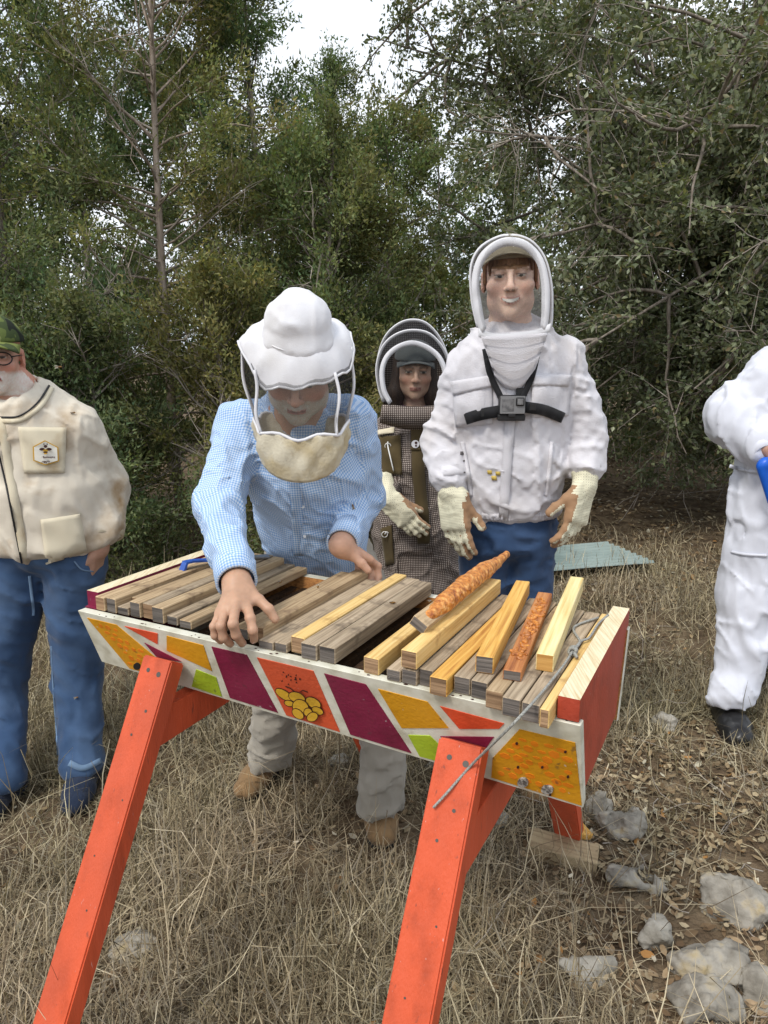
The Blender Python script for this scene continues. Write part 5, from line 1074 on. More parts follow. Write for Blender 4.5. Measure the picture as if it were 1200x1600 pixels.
cl = arch([(748, 520), (770, 527), (800, 527), (835, 522), (860, 512)], 2.195); ribbon("hood_zip_band", cl, (0, .1, 1), .024, M_wtape, hood2, .005)
grid_surface("throat_panel", [[at_y(x, y, Yv) for x, y in zip(np.linspace(750 + 4 * q, 858 - 4 * q, 12), np.linspace(522, 516, 12) + 11 * q + 5 * q * np.sin(np.linspace(0, 3.14, 12)))] for q, Yv in ((0, 2.2), (.7, 2.188), (1.5, 2.205), (2.2, 2.192), (3, 2.212), (3.8, 2.20), (4.6, 2.225), (5.3, 2.222), (6, 2.26))], M_jw, hood2, True, .004)
f = Field(); f.cone(J["nk"] + [0, -.005, -.06], J["nk"] + [0, -.01, .005], (.082, .078), (.074, .070), k=.01, cap=.2); f.disp = fold_disp(.006, .003, (14, 14, 20), 4); sculpt("inner_collar", f, .005, M_grey, m2)
# chest harness and camera
strap("harness_strap", bv2, [(758, 545), (766, 585), (783, 622)], .019, M_strap, m2, .016); strap("harness_strap", bv2, [(842, 538), (832, 585), (816, 622)], .019, M_strap, m2, .016); strap("harness_strap", bv2, [(727, 655), (750, 648), (782, 642)], .036, M_strap, m2, .016); strap("harness_strap", bv2, [(820, 636), (850, 641), (880, 653)], .034, M_strap, m2, .016)
for x, y in ((764, 566), (834, 560), (812, 612), (757, 646), (832, 636)):
    c = shot(bv2, x, y, .014); o = link("buckle", bm_mesh("buckle", box_bm(c[0] - .011, c[0] + .011, c[1] - .003, c[1] + .004, c[2] - .011, c[2] + .011, .002)), M_plas, m2)
cc = shot(bv2, 800, 634, .03)
if cc is None: cc = at_y(800, 634, 2.22)
ac = thing("action_camera", "small square black action camera clipped on the chest harness", "camera", tuple(cc))
def cbox(n, x0, x1, z0, z1, y0, y1, mat, bev=.003, par=None): return link(n, bm_mesh(n, box_bm(cc[0] + x0, cc[0] + x1, cc[1] + y0, cc[1] + y1, cc[2] + z0, cc[2] + z1, bev, 2)), mat, par or ac)
bdy = cbox("body", -.040, .040, -.026, .032, -.012, .022, M_plas, .005); cbox("bezel", -.0375, .0375, -.0235, .0295, -.0125, -.010, M_bezel, .001, bdy); cbox("front_screen", -.033, .004, -.016, .022, -.0135, -.010, M_scr, .001, bdy); cbox("lens", .009, .035, .000, .026, -.018, -.008, M_plas, .004, bdy); cbox("lens_glass", .013, .031, .004, .022, -.0195, -.016, M_scr, .001, bdy); cbox("mount_plate", -.042, .042, -.046, -.026, -.004, .022, M_plas, .004); cbox("mount_clip", -.012, .010, -.034, -.024, -.012, .004, M_plas, .002)
# jeans
f = Field(); f.cone(W1([.425, 2.405, 1.03]), W1([.425, 2.405, .92]), (.155, .112), (.165, .12), k=.04, cap=.4)
for hx, kx, fx in ((.355, .345, .345), (.497, .515, .525)): f.cone((hx, 2.405, .90), (kx, 2.405, .50), (.088, .095), (.070, .075), k=.035); f.cone((kx, 2.405, .50), (fx, 2.43, .10), .070, .062, k=.03)
f.disp = fold_disp(.006, .003, (9, 9, 15), 41); sculpt("jeans", f, .0085, M_jeand, m2)
for fx in (.345, .525): shoe("boot", W1([fx, 2.46, 0]), W1([fx + .01, 2.22, 0]), M_boot, m2, 1.05)
# gloves: cream dotted gauntlet, tan palm and fingers
def glove(par, w, el, h, side, s, curl, thumb, gr=.045, glen=.16, name="glove"):
    f = Field(); fd = nrm(W1(h["fd"])); Rm = hand_field(f, w, fd, W1(h["pn"]), side, s, curl, thumb, fat=1.36); up = nrm(el - w); f.cone(w - fd * .01, w + up * glen, (.034 * s, .030 * s), (gr, gr * .95), k=.02); f.disp = fold_disp(.0014, .0008, (18, 18, 24), 6)
    V, F = f.mesh(.0042); V = smooth_v(V, F, 1); L_ = (V - w) @ Rm; fc = L_[F].mean(1); fn_ = np.cross(V[F[:, 2]] - V[F[:, 0]], V[F[:, 3]] - V[F[:, 1]]); fn_ /= np.linalg.norm(fn_, axis=1)[:, None] + 1e-12
    midx = ((fn_ @ Rm[:, 2] > -.15) | (fn_ @ Rm[:, 1] > .75)) & (fc[:, 1] > .012 + .01 * np.sin(fc[:, 0] * 90)) | ((fn_ @ Rm[:, 0] > .55) & (fc[:, 0] > .02) & (fc[:, 1] > .03))
    o = link(name, fast_mesh(name, V, F, True, None, field_uv(f, V, F), midx.astype(int)), [M_gknit, M_tan], par); return o
glove(m2, J["wrR"] + [0, -.01, 0], J["elR"], hd2R, 1, 1.12, (.22, .26, .30, .34), (.45, .80, .35), .053, .085); glove(m2, J["wrL"] + [0, -.01, 0], J["elL"], hd2L, -1, 1.10, (.28, .34, .40, .46), (.62, .70, .40), .048, .09)

# ------------------------------------------------------------------ 3. woman in the brown checked suit with the striped hood
m3 = thing("person", "person in brown checked bee suit and dark hood with three white hoops, standing behind", "person", (.13, 3.05, 0))
hc3 = at_y(648, 577, 2.98); Rh3 = frame((.02, -1, -.12), (.02, 0, 1)); s3 = .95
J3 = dict(shR=at_y(606, 676, 3.04), shL=at_y(708, 676, 3.04), elR=at_y(597, 738, 2.97), elL=at_y(728, 755, 3.06), wrR=at_y(608, 782, 2.86), wrL=at_y(722, 800, 2.95), nk=W1([.13, 3.02, 1.28]), ch=W1([.135, 3.04, 1.1]), pel=W1([.15, 3.05, .80]))
f = Field(); head_field(f, hc3, Rh3, s3, jaw=.9, nose=.97); f.cone(J3["nk"] - [0, 0, .1], J3["nk"] + [0, -.01, .05], .055, .050, k=.03); f.cone(J3["pel"], J3["ch"], (.11, .09), (.12, .09), k=.05); f.cone(J3["shR"], J3["shL"], .045, .045, k=.05); f.cone(J3["ch"], J3["nk"], (.10, .08), (.06, .055), k=.05)
arm(f, J3["shR"], J3["elR"], J3["wrR"], (.04, .034, .024)); arm(f, J3["shL"], J3["elL"], J3["wrL"], (.04, .034, .024)); h3 = dict(fd=(.66, -.12, -.70), pn=(.45, .80, -.25)); hand_field(f, J3["wrR"] + [.005, -.02, 0], W1(h3["fd"]), W1(h3["pn"]), 1, .86, (.10, .13, .16, .2), (.40, .85, .25), fat=.8)
sculpt("body", f, .004, M_skin, m3, colf=skin_colors(hc3, Rh3, s3, (.54, .33, .26), lip=(.33, .12, .11), brow=(.06, .035, .025), browk=.6), keep=near_keep((hc3, .19)))
T3 = lambda p: hc3 + Rh3 @ (W1(p) * s3)
f = Field()
for sx in (-1, 1): f.cone(T3((sx * .068, -.01, .04)), T3((sx * .078, .01, -.10)), (.020, .04), (.030, .04), k=.03); f.cone(T3((sx * .078, .01, -.10)), T3((sx * .072, .02, -.20)), (.030, .04), (.018, .03), k=.03)
f.ball(T3((0, -.03, .04)), W1((.084, .09, .085)) * s3, Rh3, .02); f.ball(T3((0, .10, -.03)), W1((.060, .10, .12)) * s3, Rh3, .01, -1); f.disp = lambda P: .003 * vnoise(P * [60, 60, 10]); sculpt("hair", f, .005, M_dhair, m3)
f = Field(); f.ball(T3((0, -.005, .045)), W1((.088, .102, .080)) * s3, Rh3, .02); f.half(T3((0, 0, .040)), -Rh3[:, 2], .004); cp3 = sculpt("cap", f, .006, M_gcap, m3)
grid_surface("cap_peak", [[T3((x, (.07 + t * .05) * math.sqrt(max(.05, 1 - (x / .09) ** 2 * .8)), .046 - .004 * t - 2.2 * x * x * (1 + t))) for x in np.linspace(-.078, .078, 13)] for t in np.linspace(0, 1, 5)], M_gcap, cp3, True, .004)
f = Field(); f.cone(W1([.13, 3.02, 1.27]), W1([.13, 3.0, 1.33]), (.10, .075), (.085, .072), k=.02, cap=.3); sculpt("undershirt", f, .006, M_purple, m3)
f = Field(); f.cone(W1([.155, 3.05, .60]), W1([.15, 3.05, .82]), (.185, .14), (.185, .145), k=.05); f.cone(W1([.15, 3.05, .82]), W1([.135, 3.04, 1.08]), (.185, .145), (.172, .135), k=.05); f.cone(W1([.135, 3.04, 1.08]), W1([.13, 3.03, 1.20]), (.165, .12), (.125, .115), k=.05); f.cone(J3["shR"], J3["shL"], (.07, .07), (.07, .07), k=.05); f.cone(J3["shR"], J3["elR"], .07, .058, k=.03); f.cone(J3["elR"], J3["wrR"] * .65 + J3["elR"] * .35, .054, .044, k=.03); f.cone(J3["shL"], J3["elL"], .07, .058, k=.03); f.cone(J3["elL"], J3["wrL"], .058, .046, k=.03)
for hx, kx in ((.075, .06), (.235, .25)): f.cone((hx, 3.05, .66), (kx, 3.04, .38), (.105, .11), (.085, .09), k=.03); f.cone((kx, 3.04, .38), (kx, 3.06, .06), .085, .075, k=.03)
f.disp = fold_disp(.008, .004, (9, 9, 11), 51); su3 = sculpt("bee_suit", f, .0078, M_hound, m3, uv=True); bv3 = bvh_of(su3)
strap("zip_cover", bv3, [(652, 665), (654, 740), (660, 800), (662, 850)], .052, M_olive, su3, .007); patch("chest_pocket", bv3, [(592, 682), (626, 680), (628, 742), (598, 740)], M_olive, su3, 8, 8, .008, .004, .004); patch("name_tape", bv3, [(590, 672), (616, 667), (616, 676), (590, 680)], M_creamp, su3, 5, 3, .009, .002); patch("cover_flap", bv3, [(641, 700), (659, 700), (659, 703), (641, 703)], M_olive, su3, 4, 2, .013, .003); patch("hip_pocket", bv3, [(594, 826), (612, 820), (616, 880), (602, 885)], M_olive, su3, 6, 6, .008, .004)
def disc_on(bv, x, y, r, mat, name, par, lift=.012, n=16):
    c = shot(bv, x, y, lift); 
    if c is None: return None
    return link(name, bm_mesh(name, poly_prism([c + W1([r * math.cos(a), 0, r * math.sin(a)]) for a in np.linspace(0, 2 * np.pi, n, endpoint=False)], W1([0, .004, 0]))), mat, par)
bd = disc_on(bv3, 649, 694, .016, M_wtape, "badge", su3, .017); disc_on(bv3, 650, 692, .0055, M_ink, "badge_mark", bd, .0185, 9); disc_on(bv3, 650, 696.5, .0045, M_ink, "badge_mark", bd, .0188, 5)
M_whitep = solid("white_plastic", (.78, .78, .76), .4)
def ring_on(bv, x, y, r, par, name="ring_pull", lift=.016):
    c = shot(bv, x, y, lift); 
    if c is not None: tube(name, [c + W1([r * math.cos(a), 0, r * math.sin(a)]) for a in np.linspace(0, 6.283, 18)], .0018, M_whitep, par, 6)
ring_on(bv3, 606, 697, .012, su3); ring_on(bv3, 601, 835, .012, su3); script_mark(bv3, [(606, 690), (606, 697), (610, 715), (615, 736)], M_whitep, su3, .0028, .018, "pull_cord"); script_mark(bv3, [(601, 835), (604, 831), (607, 833)], M_whitep, su3, .002, .018, "pull_cord"); script_mark(bv3, [(620, 655), (628, 660), (634, 664)], M_whitep, su3, .0022, .012, "zip_end")
b1 = arch([(608, 632), (597, 610), (594, 580), (602, 556), (620, 540), (644, 533), (668, 540), (688, 556), (698, 580), (700, 610), (696, 632)], 2.855); b2 = arch([(600, 628), (590, 600), (588, 570), (598, 540), (618, 522), (644, 515), (672, 521), (694, 545), (704, 575), (706, 605), (702, 630)], 2.95); b3 = arch([(598, 628), (590, 600), (590, 560), (600, 528), (618, 508), (641, 499), (666, 504), (688, 528), (702, 565), (704, 600), (702, 630)], 3.06); b4 = arch([(606, 640), (600, 600), (600, 565), (608, 540), (622, 524), (642, 517), (664, 521), (682, 540), (694, 570), (696, 600), (692, 640)], 3.17)
c3 = at_y(647, 590, 2.84); hd3 = grid_surface("hood_mesh", [b1 * (1 - t) + b2 * t for t in np.linspace(0, 1, 4)], M_veild, m3); grid_surface("hood_mesh_rear", [b2 * (1 - t) + b3 * t for t in np.linspace(0, 1, 4)], M_veild, hd3)
hb = grid_surface("hood_back", [b3 * (1 - t) + b4 * t for t in np.linspace(0, 1, 5)] + [b4 + (W1([c3[0], 3.2, 0]) + b4 * [0, 0, 1] - b4) * t for t in np.linspace(.2, 1, 6)], M_hound, hd3, True, .003); me = hb.data; u = me.uv_layers.new(name="uv"); u.data.foreach_set("uv", np.array([(me.vertices[l.vertex_index].co.x, me.vertices[l.vertex_index].co.z) for l in me.loops]).ravel())
grid_surface("front_veil", [b1 + (W1([c3[0], 2.825, 0]) + b1 * [0, 0, 1] - b1) * t for t in np.linspace(0, 1, 9)], M_veil, hd3)
for A_, w_ in ((b1, .017), (b2, .009), (b3, .009)): 
    i_ = inward(A_, c3); grid_surface("hood_hoop", [A_ - i_ * .002 + [0, .006, 0], A_ - i_ * .002, A_ + i_ * w_ * .5 + [0, -.002, 0], A_ + i_ * w_], M_wtape, hd3, True, .002)
g3 = [[at_y(x, y, Yv) for x, y in zip(np.linspace(597 - q, 703 + q, 14), 632 + 7 * q + (3 + 2 * q) * np.sin(np.linspace(0, 3.14, 14)))] for q, Yv in ((0, 2.86), (1, 2.85), (2, 2.845), (3, 2.86), (4, 2.89))]; gs = grid_surface("hood_collar", g3, M_hound, hd3, True, .004); me = gs.data; u = me.uv_layers.new(name="uv"); u.data.foreach_set("uv", np.array([(me.vertices[l.vertex_index].co.x, me.vertices[l.vertex_index].co.z) for l in me.loops]).ravel())
gl3 = glove(m3, J3["wrR"] + [.005, -.02, .0], at_y(598, 738, 2.92), h3, 1, 1.0, (.10, .13, .16, .2), (.40, .85, .25), .036, .10)
for hx in (.06, .25): shoe("boot", W1([hx, 3.1, 0]), W1([hx, 2.88, 0]), M_olive, m3, .95)

# ------------------------------------------------------------------ 4. man in cream jacket and camouflage cap
m4 = thing("person", "person in stained cream jacket, blue jeans and camouflage cap, hand in pocket", "person", (-1.2, 2.45, 0))
hc4 = at_y(-7, 556, 2.43); Rh4 = frame((.36, -1, -.05)); s4 = 1.0; T4 = lambda p: hc4 + Rh4 @ (W1(p) * s4)
J4 = dict(shL=at_y(116, 672, 2.50), shR=at_y(-62, 668, 2.50), elL=at_y(160, 748, 2.60), elR=at_y(-120, 780, 2.55), wrL=at_y(155, 858, 2.47), wrR=at_y(-90, 880, 2.4), nk=W1([-1.235, 2.48, 1.40]))
f = Field(); head_field(f, hc4, Rh4, s4, jaw=1.06, nose=1.02); cx4 = -1.215
f.cone(J4["nk"] - [0, 0, .1], J4["nk"] + [0, -.01, .04], .062, .056, k=.03); f.cone((cx4, 2.5, .9), (cx4, 2.5, 1.22), (.14, .10), (.15, .10), k=.05); f.cone(J4["shR"], J4["shL"], .05, .05, k=.05); f.cone((cx4, 2.5, 1.22), J4["nk"], (.12, .08), (.07, .06), k=.05); arm(f, J4["shL"], J4["elL"], J4["wrL"], (.045, .042, .033)); arm(f, J4["shR"], J4["elR"], J4["wrR"], (.045, .040, .03)); hand_field(f, J4["wrL"], W1([-.30, .05, -1]), W1([-1, .2, 0]), -1, 1.0, wr=.033); hand_field(f, J4["wrR"], W1([.1, -.1, -1]), W1([1, 0, 0]), -1)
sculpt("body", f, .004, M_skin, m4, colf=skin_colors(hc4, Rh4, s4, (.54, .30, .225), beard=(.70, .66, .62), flush=.4, brow=(.4, .35, .3), browk=.4), keep=near_keep((hc4, .19), (J4["wrL"], .12)))
f = Field(); f.ball(T4((0, -.012, .045)), W1((.090, .104, .088)) * s4, Rh4, .02); f.half(T4((0, 0, .045)), -Rh4[:, 2], .004); cp4 = sculpt("camouflage_cap", f, .005, M_camo, m4)
grid_surface("cap_peak", [[T4((x, (.075 + t * .075) * math.sqrt(max(.05, 1 - (x / .09) ** 2 * .75)), .050 - .012 * t - 2.0 * x * x * (1 + t))) for x in np.linspace(-.082, .082, 15)] for t in np.linspace(0, 1, 6)], M_camo2, cp4, True, .004)
sp4 = None
for sx in (-1, 1):
    o = tube("spectacles", [T4((sx * (.033 + .026 * math.cos(a)), .098 - .010 * abs(math.cos(a)), -.004 + .020 * math.sin(a))) for a in np.linspace(0, 6.283, 24)], .0022, M_frame, m4 if sp4 is None else sp4, 6); sp4 = sp4 or o
    tube("temple_arm", [T4((sx * .060, .090, .002)), T4((sx * .076, .05, .004)), T4((sx * .080, -.01, .002))], .002, M_frame, sp4, 6)
f = Field(); f.cone((cx4 + .025, 2.49, .895), (cx4 + .01, 2.50, 1.08), (.205, .155), (.218, .165), k=.05, cap=.35); f.cone((cx4 + .01, 2.5, 1.10), (cx4, 2.5, 1.26), (.215, .158), (.20, .14), k=.05); f.cone((cx4, 2.5, 1.26), J4["nk"] - [0, 0, .03], (.19, .125), (.115, .105), k=.07); f.cone(J4["shR"], J4["shL"], .082, .082, k=.05)
f.cone(J4["shL"], J4["elL"], (.088, .085), (.082, .08), k=.04); f.cone(J4["elL"], at_y(163, 822, 2.50), .084, .070, k=.03); f.cone(J4["shR"], J4["elR"], .088, .08, k=.04); f.cone(J4["elR"], J4["wrR"], .082, .06, k=.03); f.cone(J4["nk"] - [0, 0, .05], J4["nk"] + [0, -.015, .0], (.12, .115), (.105, .10), k=.02, cap=.4); f.ball(J4["nk"] + [0, -.05, .05], (.085, .10, .05), k=.02, op=-1)
f.disp = fold_disp(.008, .003, (8, 8, 3.5), 61, skew=.7); jk4 = sculpt("jacket", f, .0068, M_cream, m4); bv4 = bvh_of(jk4)
cuff(J4["elL"], at_y(162, 830, 2.50), .073, .72, 1.12, M_creamp, "cuff", jk4, fl=.92)
patch("chest_pocket", bv4, [(28, 667), (104, 668), (101, 739), (38, 740)], M_creamp, jk4, 10, 10, .007, .004, .004); patch("hip_pocket", bv4, [(63, 812), (125, 803), (136, 862), (72, 882)], M_creamp, jk4, 10, 10, .008, .004, .006); strap("zip_band", bv4, [(2, 652), (14, 730), (28, 810), (40, 878)], .026, M_creamp, jk4, .006); strap("zip", bv4, [(-4, 700), (10, 760), (22, 820), (34, 880)], .006, M_plas, jk4, .010); strap("hood_zip", bv4, [(0, 652), (30, 650), (58, 630), (77, 602)], .006, M_plas, jk4, .007); strap("hood_zip_band", bv4, [(0, 658), (32, 656), (62, 636), (82, 605)], .014, M_creamp, jk4, .005)
# badge on the pocket: gold hexagon outline, small bee, two lines of lettering
M_gold = solid("gold_thread", (.62, .36, .04), .7); M_patch = solid("badge_cloth", (.80, .77, .68), .9)
hxp = [(70.5, 688), (91, 700), (91, 724), (71, 728 + 0), (52, 722), (52, 697)]; hxp = [(70, 688), (91, 699), (92, 721), (71, 727), (52, 720), (51, 698)]
def flat_on(bv, pts, mat, name, par, lift, back=.0015):
    P = [shot(bv, x, y, lift) for x, y in pts]
    if any(p is None for p in P): return None
    return link(name, bm_mesh(name, poly_prism(P, W1([0, back, 0]))), mat, par)
_me = bpy.data.meshes
pc = [o for o in jk4.children if o.name.startswith("chest_pocket")][0]
g4 = flat_on(bv4, [(72 + (x - 72) * 1.0, 708 + (y - 708) * 1.0) for x, y in hxp], M_gold, "badge_border", pc, .0185); cI4 = (71.5, 708)
flat_on(bv4, [(cI4[0] + (x - cI4[0]) * .90, cI4[1] + (y - cI4[1]) * .90) for x, y in hxp], M_patch, "badge_field", pc, .0205)
for i, (cx, cy, rx, ry, m_) in enumerate(((71, 697.5, 2.6, 2.4, M_ink), (65.5, 702, 4.2, 2.2, M_ink), (76.5, 702, 4.2, 2.2, M_ink), (71, 704, 4.2, 2.0, M_gold), (71, 706.6, 3.6, 1.2, M_ink), (71, 708.6, 2.6, 1.2, M_gold), (68.5, 694.2, .7, 1.6, M_ink), (73.5, 694.2, .7, 1.6, M_ink))): flat_on(bv4, ell(cx, cy, rx, ry, 0, 10), m_, "badge_bee", pc, .0225 + i * .0002)
def lettering(bv, txt, x, y, size, w, mat, par, lift=.0225, name="badge_lettering"):
    cu = bpy.data.curves.new(name, 'FONT'); cu.body = txt; cu.align_x = 'CENTER'; cu.size = size; cu.extrude = .0004; cu.offset = .0002; o = bpy.data.objects.new(name, cu); COL.objects.link(o); dg = bpy.context.evaluated_depsgraph_get(); me = bpy.data.meshes.new_from_object(o.evaluated_get(dg)); bpy.data.objects.remove(o); c = shot(bv, x, y, lift)
    if c is None: return
    k = w / max(1e-4, max(v.co.x for v in me.vertices) - min(v.co.x for v in me.vertices)); 
    for v in me.vertices: v.co = Vector((c[0] + v.co.x * k, c[1] - v.co.z, c[2] + v.co.y * min(k, 1.4)))
    link(name, me, mat, par)
lettering(bv4, "Texas Beekeeping", 71, 715.5, .011, .064, M_ink, pc); lettering(bv4, "Supply", 71, 722.5, .012, .030, M_ink, pc)
# jeans and shoes
f = Field(); f.cone((cx4 + .01, 2.50, .97), (cx4 + .01, 2.5, .86), (.172, .125), (.180, .128), k=.04, cap=.5)
kL, kR = at_y(122, 1065, 2.49), at_y(-2, 1075, 2.46); aL, aR = at_z(128, 1192, .10), at_z(6, 1215, .10)
f.cone((cx4 + .10, 2.50, .82), kL, (.105, .11), (.084, .088), k=.03); f.cone(kL, aL, .084, .075, k=.03); f.cone((cx4 - .095, 2.50, .82), kR, (.105, .11), (.084, .088), k=.03); f.cone(kR, aR, .084, .075, k=.03); f.half(aL + [0, 0, -.03], (0, 0, -1), .004)
f.disp = fold_disp(.006, .003, (5, 5, 11), 71, skew=.6); jn4 = sculpt("jeans", f, .0088, M_jean, m4); bvj = bvh_of(jn4)
M_stitch = solid("pale_denim_seam", (.16, .25, .38), .9); strap("side_seam", bvj, [(80, 1010), (84, 1090), (88, 1140), (90, 1180)], .005, M_stitch, jn4, .003); strap("fly_seam", bvj, [(46, 900), (49, 925), (52, 950), (52, 962)], .010, M_stitch, jn4, .004); strap("hem", bvj, [(108, 1192), (130, 1200), (158, 1188)], .020, M_stitch, jn4, .004)
script_mark(bvj, [(116, 877), (128, 890), (146, 893)], M_stitch, jn4, .003, .004, "pocket_edge")
shoe("shoe", W1([aL[0], aL[1] + .05, 0]), W1([aL[0] + .035, aL[1] - .19, 0]), M_navy, m4, 1.05, .06); shoe("shoe", W1([aR[0], aR[1] + .05, 0]), W1([aR[0] - .03, aR[1] - .19, 0]), M_navy, m4, 1.05, .06)

# ------------------------------------------------------------------ 5. person in white coverall stepping in
m5 = thing("person", "person in clean white coverall and black boot stepping past with blue gear in hand", "person", (1.5, 2.85, 0))
J5 = dict(shR=at_y(1212, 588, 2.86), shL=at_y(1330, 590, 2.86), elR=at_y(1150, 652, 2.88), wrR=at_y(1196, 700, 2.70), elL=at_y(1370, 690, 2.9), wrL=at_y(1330, 720, 2.7)); cx5 = 1.64
f = Field(); hc5 = W1([1.62, 2.80, 1.78]); Rh5 = frame((-.3, -1, -.1)); head_field(f, hc5, Rh5); f.cone((cx5, 2.86, 1.45), (cx5 - .01, 2.83, 1.62), .062, .056, k=.03); f.cone((cx5, 2.88, .9), (cx5, 2.87, 1.3), (.13, .1), (.14, .1), k=.05); f.cone(J5["shR"], J5["shL"], .05, .05, k=.05); f.cone((cx5, 2.87, 1.3), (cx5, 2.86, 1.5), (.12, .08), (.07, .06), k=.05); arm(f, J5["shR"], J5["elR"], J5["wrR"], (.045, .038, .03)); arm(f, J5["shL"], J5["elL"], J5["wrL"], (.045, .038, .03)); hand_field(f, J5["wrR"] + [.01, 0, 0], W1([.75, -.35, -.5]), W1([.2, .6, -.6]), 1, 1.02, (.5, .55, .6, .65), (.4, .8, -.2)); hand_field(f, J5["wrL"], W1([-.5, -.4, -.3]), W1([0, .5, -.6]), 1)
sculpt("body", f, .005, M_skin, m5, colf=skin_colors(hc5, Rh5, 1.0, (.50, .29, .22)), keep=near_keep((J5["wrR"], .15)))
f = Field(); f.cone((cx5, 2.88, .98), (cx5, 2.88, 1.18), (.215, .16), (.20, .15), k=.05); f.cone((cx5, 2.88, 1.18), (cx5, 2.87, 1.44), (.20, .15), (.17, .13), k=.05); f.cone(J5["shR"] + [.03, 0, 0], J5["shL"] - [.03, 0, 0], .090, .090, k=.06); f.cone(J5["shR"], J5["elR"], (.108, .10), (.098, .095), k=.08); f.cone(J5["elR"], at_y(1188, 694, 2.74), .102, .068, k=.08); f.cone(J5["shL"], J5["elL"], .1, .085, k=.05); f.cone(J5["elL"], J5["wrL"], .09, .05, k=.04)
an5 = at_z(1145, 1098, .12); kn5 = at_y(1172, 930, 2.86); anb = W1([1.86, 3.1, .12]); knb = W1([1.80, 2.95, .52])
f.cone((cx5 - .07, 2.88, .93), kn5, (.150, .14), (.118, .115), k=.05); f.cone(kn5, an5, (.118, .115), (.088, .085), k=.05); f.cone((cx5 + .10, 2.9, .93), knb, .14, .115, k=.04); f.cone(knb, anb, .115, .09, k=.04); f.ball(an5 + [-.03, -.02, .07], (.085, .085, .075), k=.04)
f.half(an5 * [1, 1, 0] + [0, 0, .135], (0, 0, -1), .006); _a = fold_disp(.0095, .004, (8, 8, 3.2), 81, skew=.9); f.disp = _a; cv5 = sculpt("coverall", f, .0088, M_cov, m5); bv5 = bvh_of(cv5)
cuff(J5["elR"], at_y(1190, 703, 2.71), .050, .88, 1.10, M_cov, "elastic_cuff", cv5, fl=.80)
strap("knee_seam", bv5, [(1142, 862), (1165, 866), (1199, 868)], .010, M_cov, cv5, .005); strap("waist_seam", bv5, [(1140, 728), (1165, 735), (1199, 738)], .014, M_cov, cv5, .004)
hd = sculpt("hood", Field().ball(hc5 + [0, .03, .02], (.14, .15, .18), k=.02), .01, M_cov, m5)
shoe("boot", W1([an5[0] + .01, an5[1] + .10, 0]), W1([an5[0] - .045, an5[1] - .20, 0]), M_blackboot, m5, 1.3, .10); shoe("boot", W1([1.86, 3.17, 0]), W1([1.80, 2.95, 0]), M_blackboot, m5, 1.1, .07)
# blue plastic hand-held thing
bl = Field(); p0 = at_y(1192, 728, 2.66); bl.cone(p0, at_y(1206, 785, 2.66), (.024, .02), (.015, .014), k=.01); bl.cone(p0 + [.01, 0, .01], at_y(1225, 735, 2.66), .024, .022, k=.012); o = sculpt("tool_handle", bl, .005, M_bluep, None); props(o, "bright blue plastic tool handle held against the white coverall", "tool")

# ------------------------------------------------------------------ bees
M_bbody = pm("bee_body", [(0.4, (.05, .025, .008)), (0.6, (.26, .13, .03))], 350, .6, 0); M_wing = veil_mat("bee_wing", (.45, .42, .36), .45)
def bee(p, n, fw, label, s=1.0):
    n = nrm(n); fw = nrm(np.asarray(fw) - np.dot(fw, n) * n); sd_ = np.cross(fw, n); p = np.asarray(p) + n * .004; t = thing("bee", label, "bee", tuple(p), "honey bees about the hive")
    f = Field(); f.ball(p + fw * .0055 * s, .0022 * s, k=.001); f.ball(p + fw * .0022 * s, .0026 * s, k=.001); f.cone(p - fw * .001 * s, p - fw * .0062 * s, .0026 * s, .0013 * s, k=.001); sculpt("body", f, .0011, M_bbody, t, sm=0)
    for q in (-1, 1): link("wing", bm_mesh("wing", poly_prism([p + n * .0026 + fw * .002 * s, p + n * .003 + sd_ * q * .0035 * s - fw * .002 * s, p + n * .003 + sd_ * q * .0045 * s - fw * .0085 * s, p + n * .003 + sd_ * q * .0015 * s - fw * .0075 * s], n * .0002)), M_wing, t)
def bee_at(bv, x, y, fw, label):
    p = shot(bv, x, y, .001)
    if p is not None: bee(p, nrm(np.array([0, 0, CAMH]) - p), fw, label)
bee(at_y(92, 574, 2.3), (.1, -1, .3), (1, 0, .1), "bee flying past the camouflage cap", 1.3); bee_at(bv1, 552, 792, (-.3, 0, 1), "bee crawling on the blue checked sleeve"); bee_at(bv4, 114, 645, (1, 0, .2), "bee resting on the cream jacket shoulder"); bee_at(bvj, 119, 1090, (1, 0, .3), "bee resting on the knee of the blue jeans")
for x, y, z, fw, lb in ((497, 919, ZT + .037, (0, -1, 0), "bee walking along the gripped bar"), (613, 944, ZT + .035, (1, 0, 0), "bee on the grey bar by the wide gap"), (613, 1062, ZT + .001, (1, .2, 0), "bee on the white rim near the lone yellow bar"), (674, 943, ZT + .072, (1, .4, 0), "bee on the stacked yellow bar beside the wax comb"), (438, 912, ZT + .037, (.3, 1, 0), "bee on a bar behind the gripping hand")): bee(at_z(x, y, z), (0, 0, 1), fw, lb)
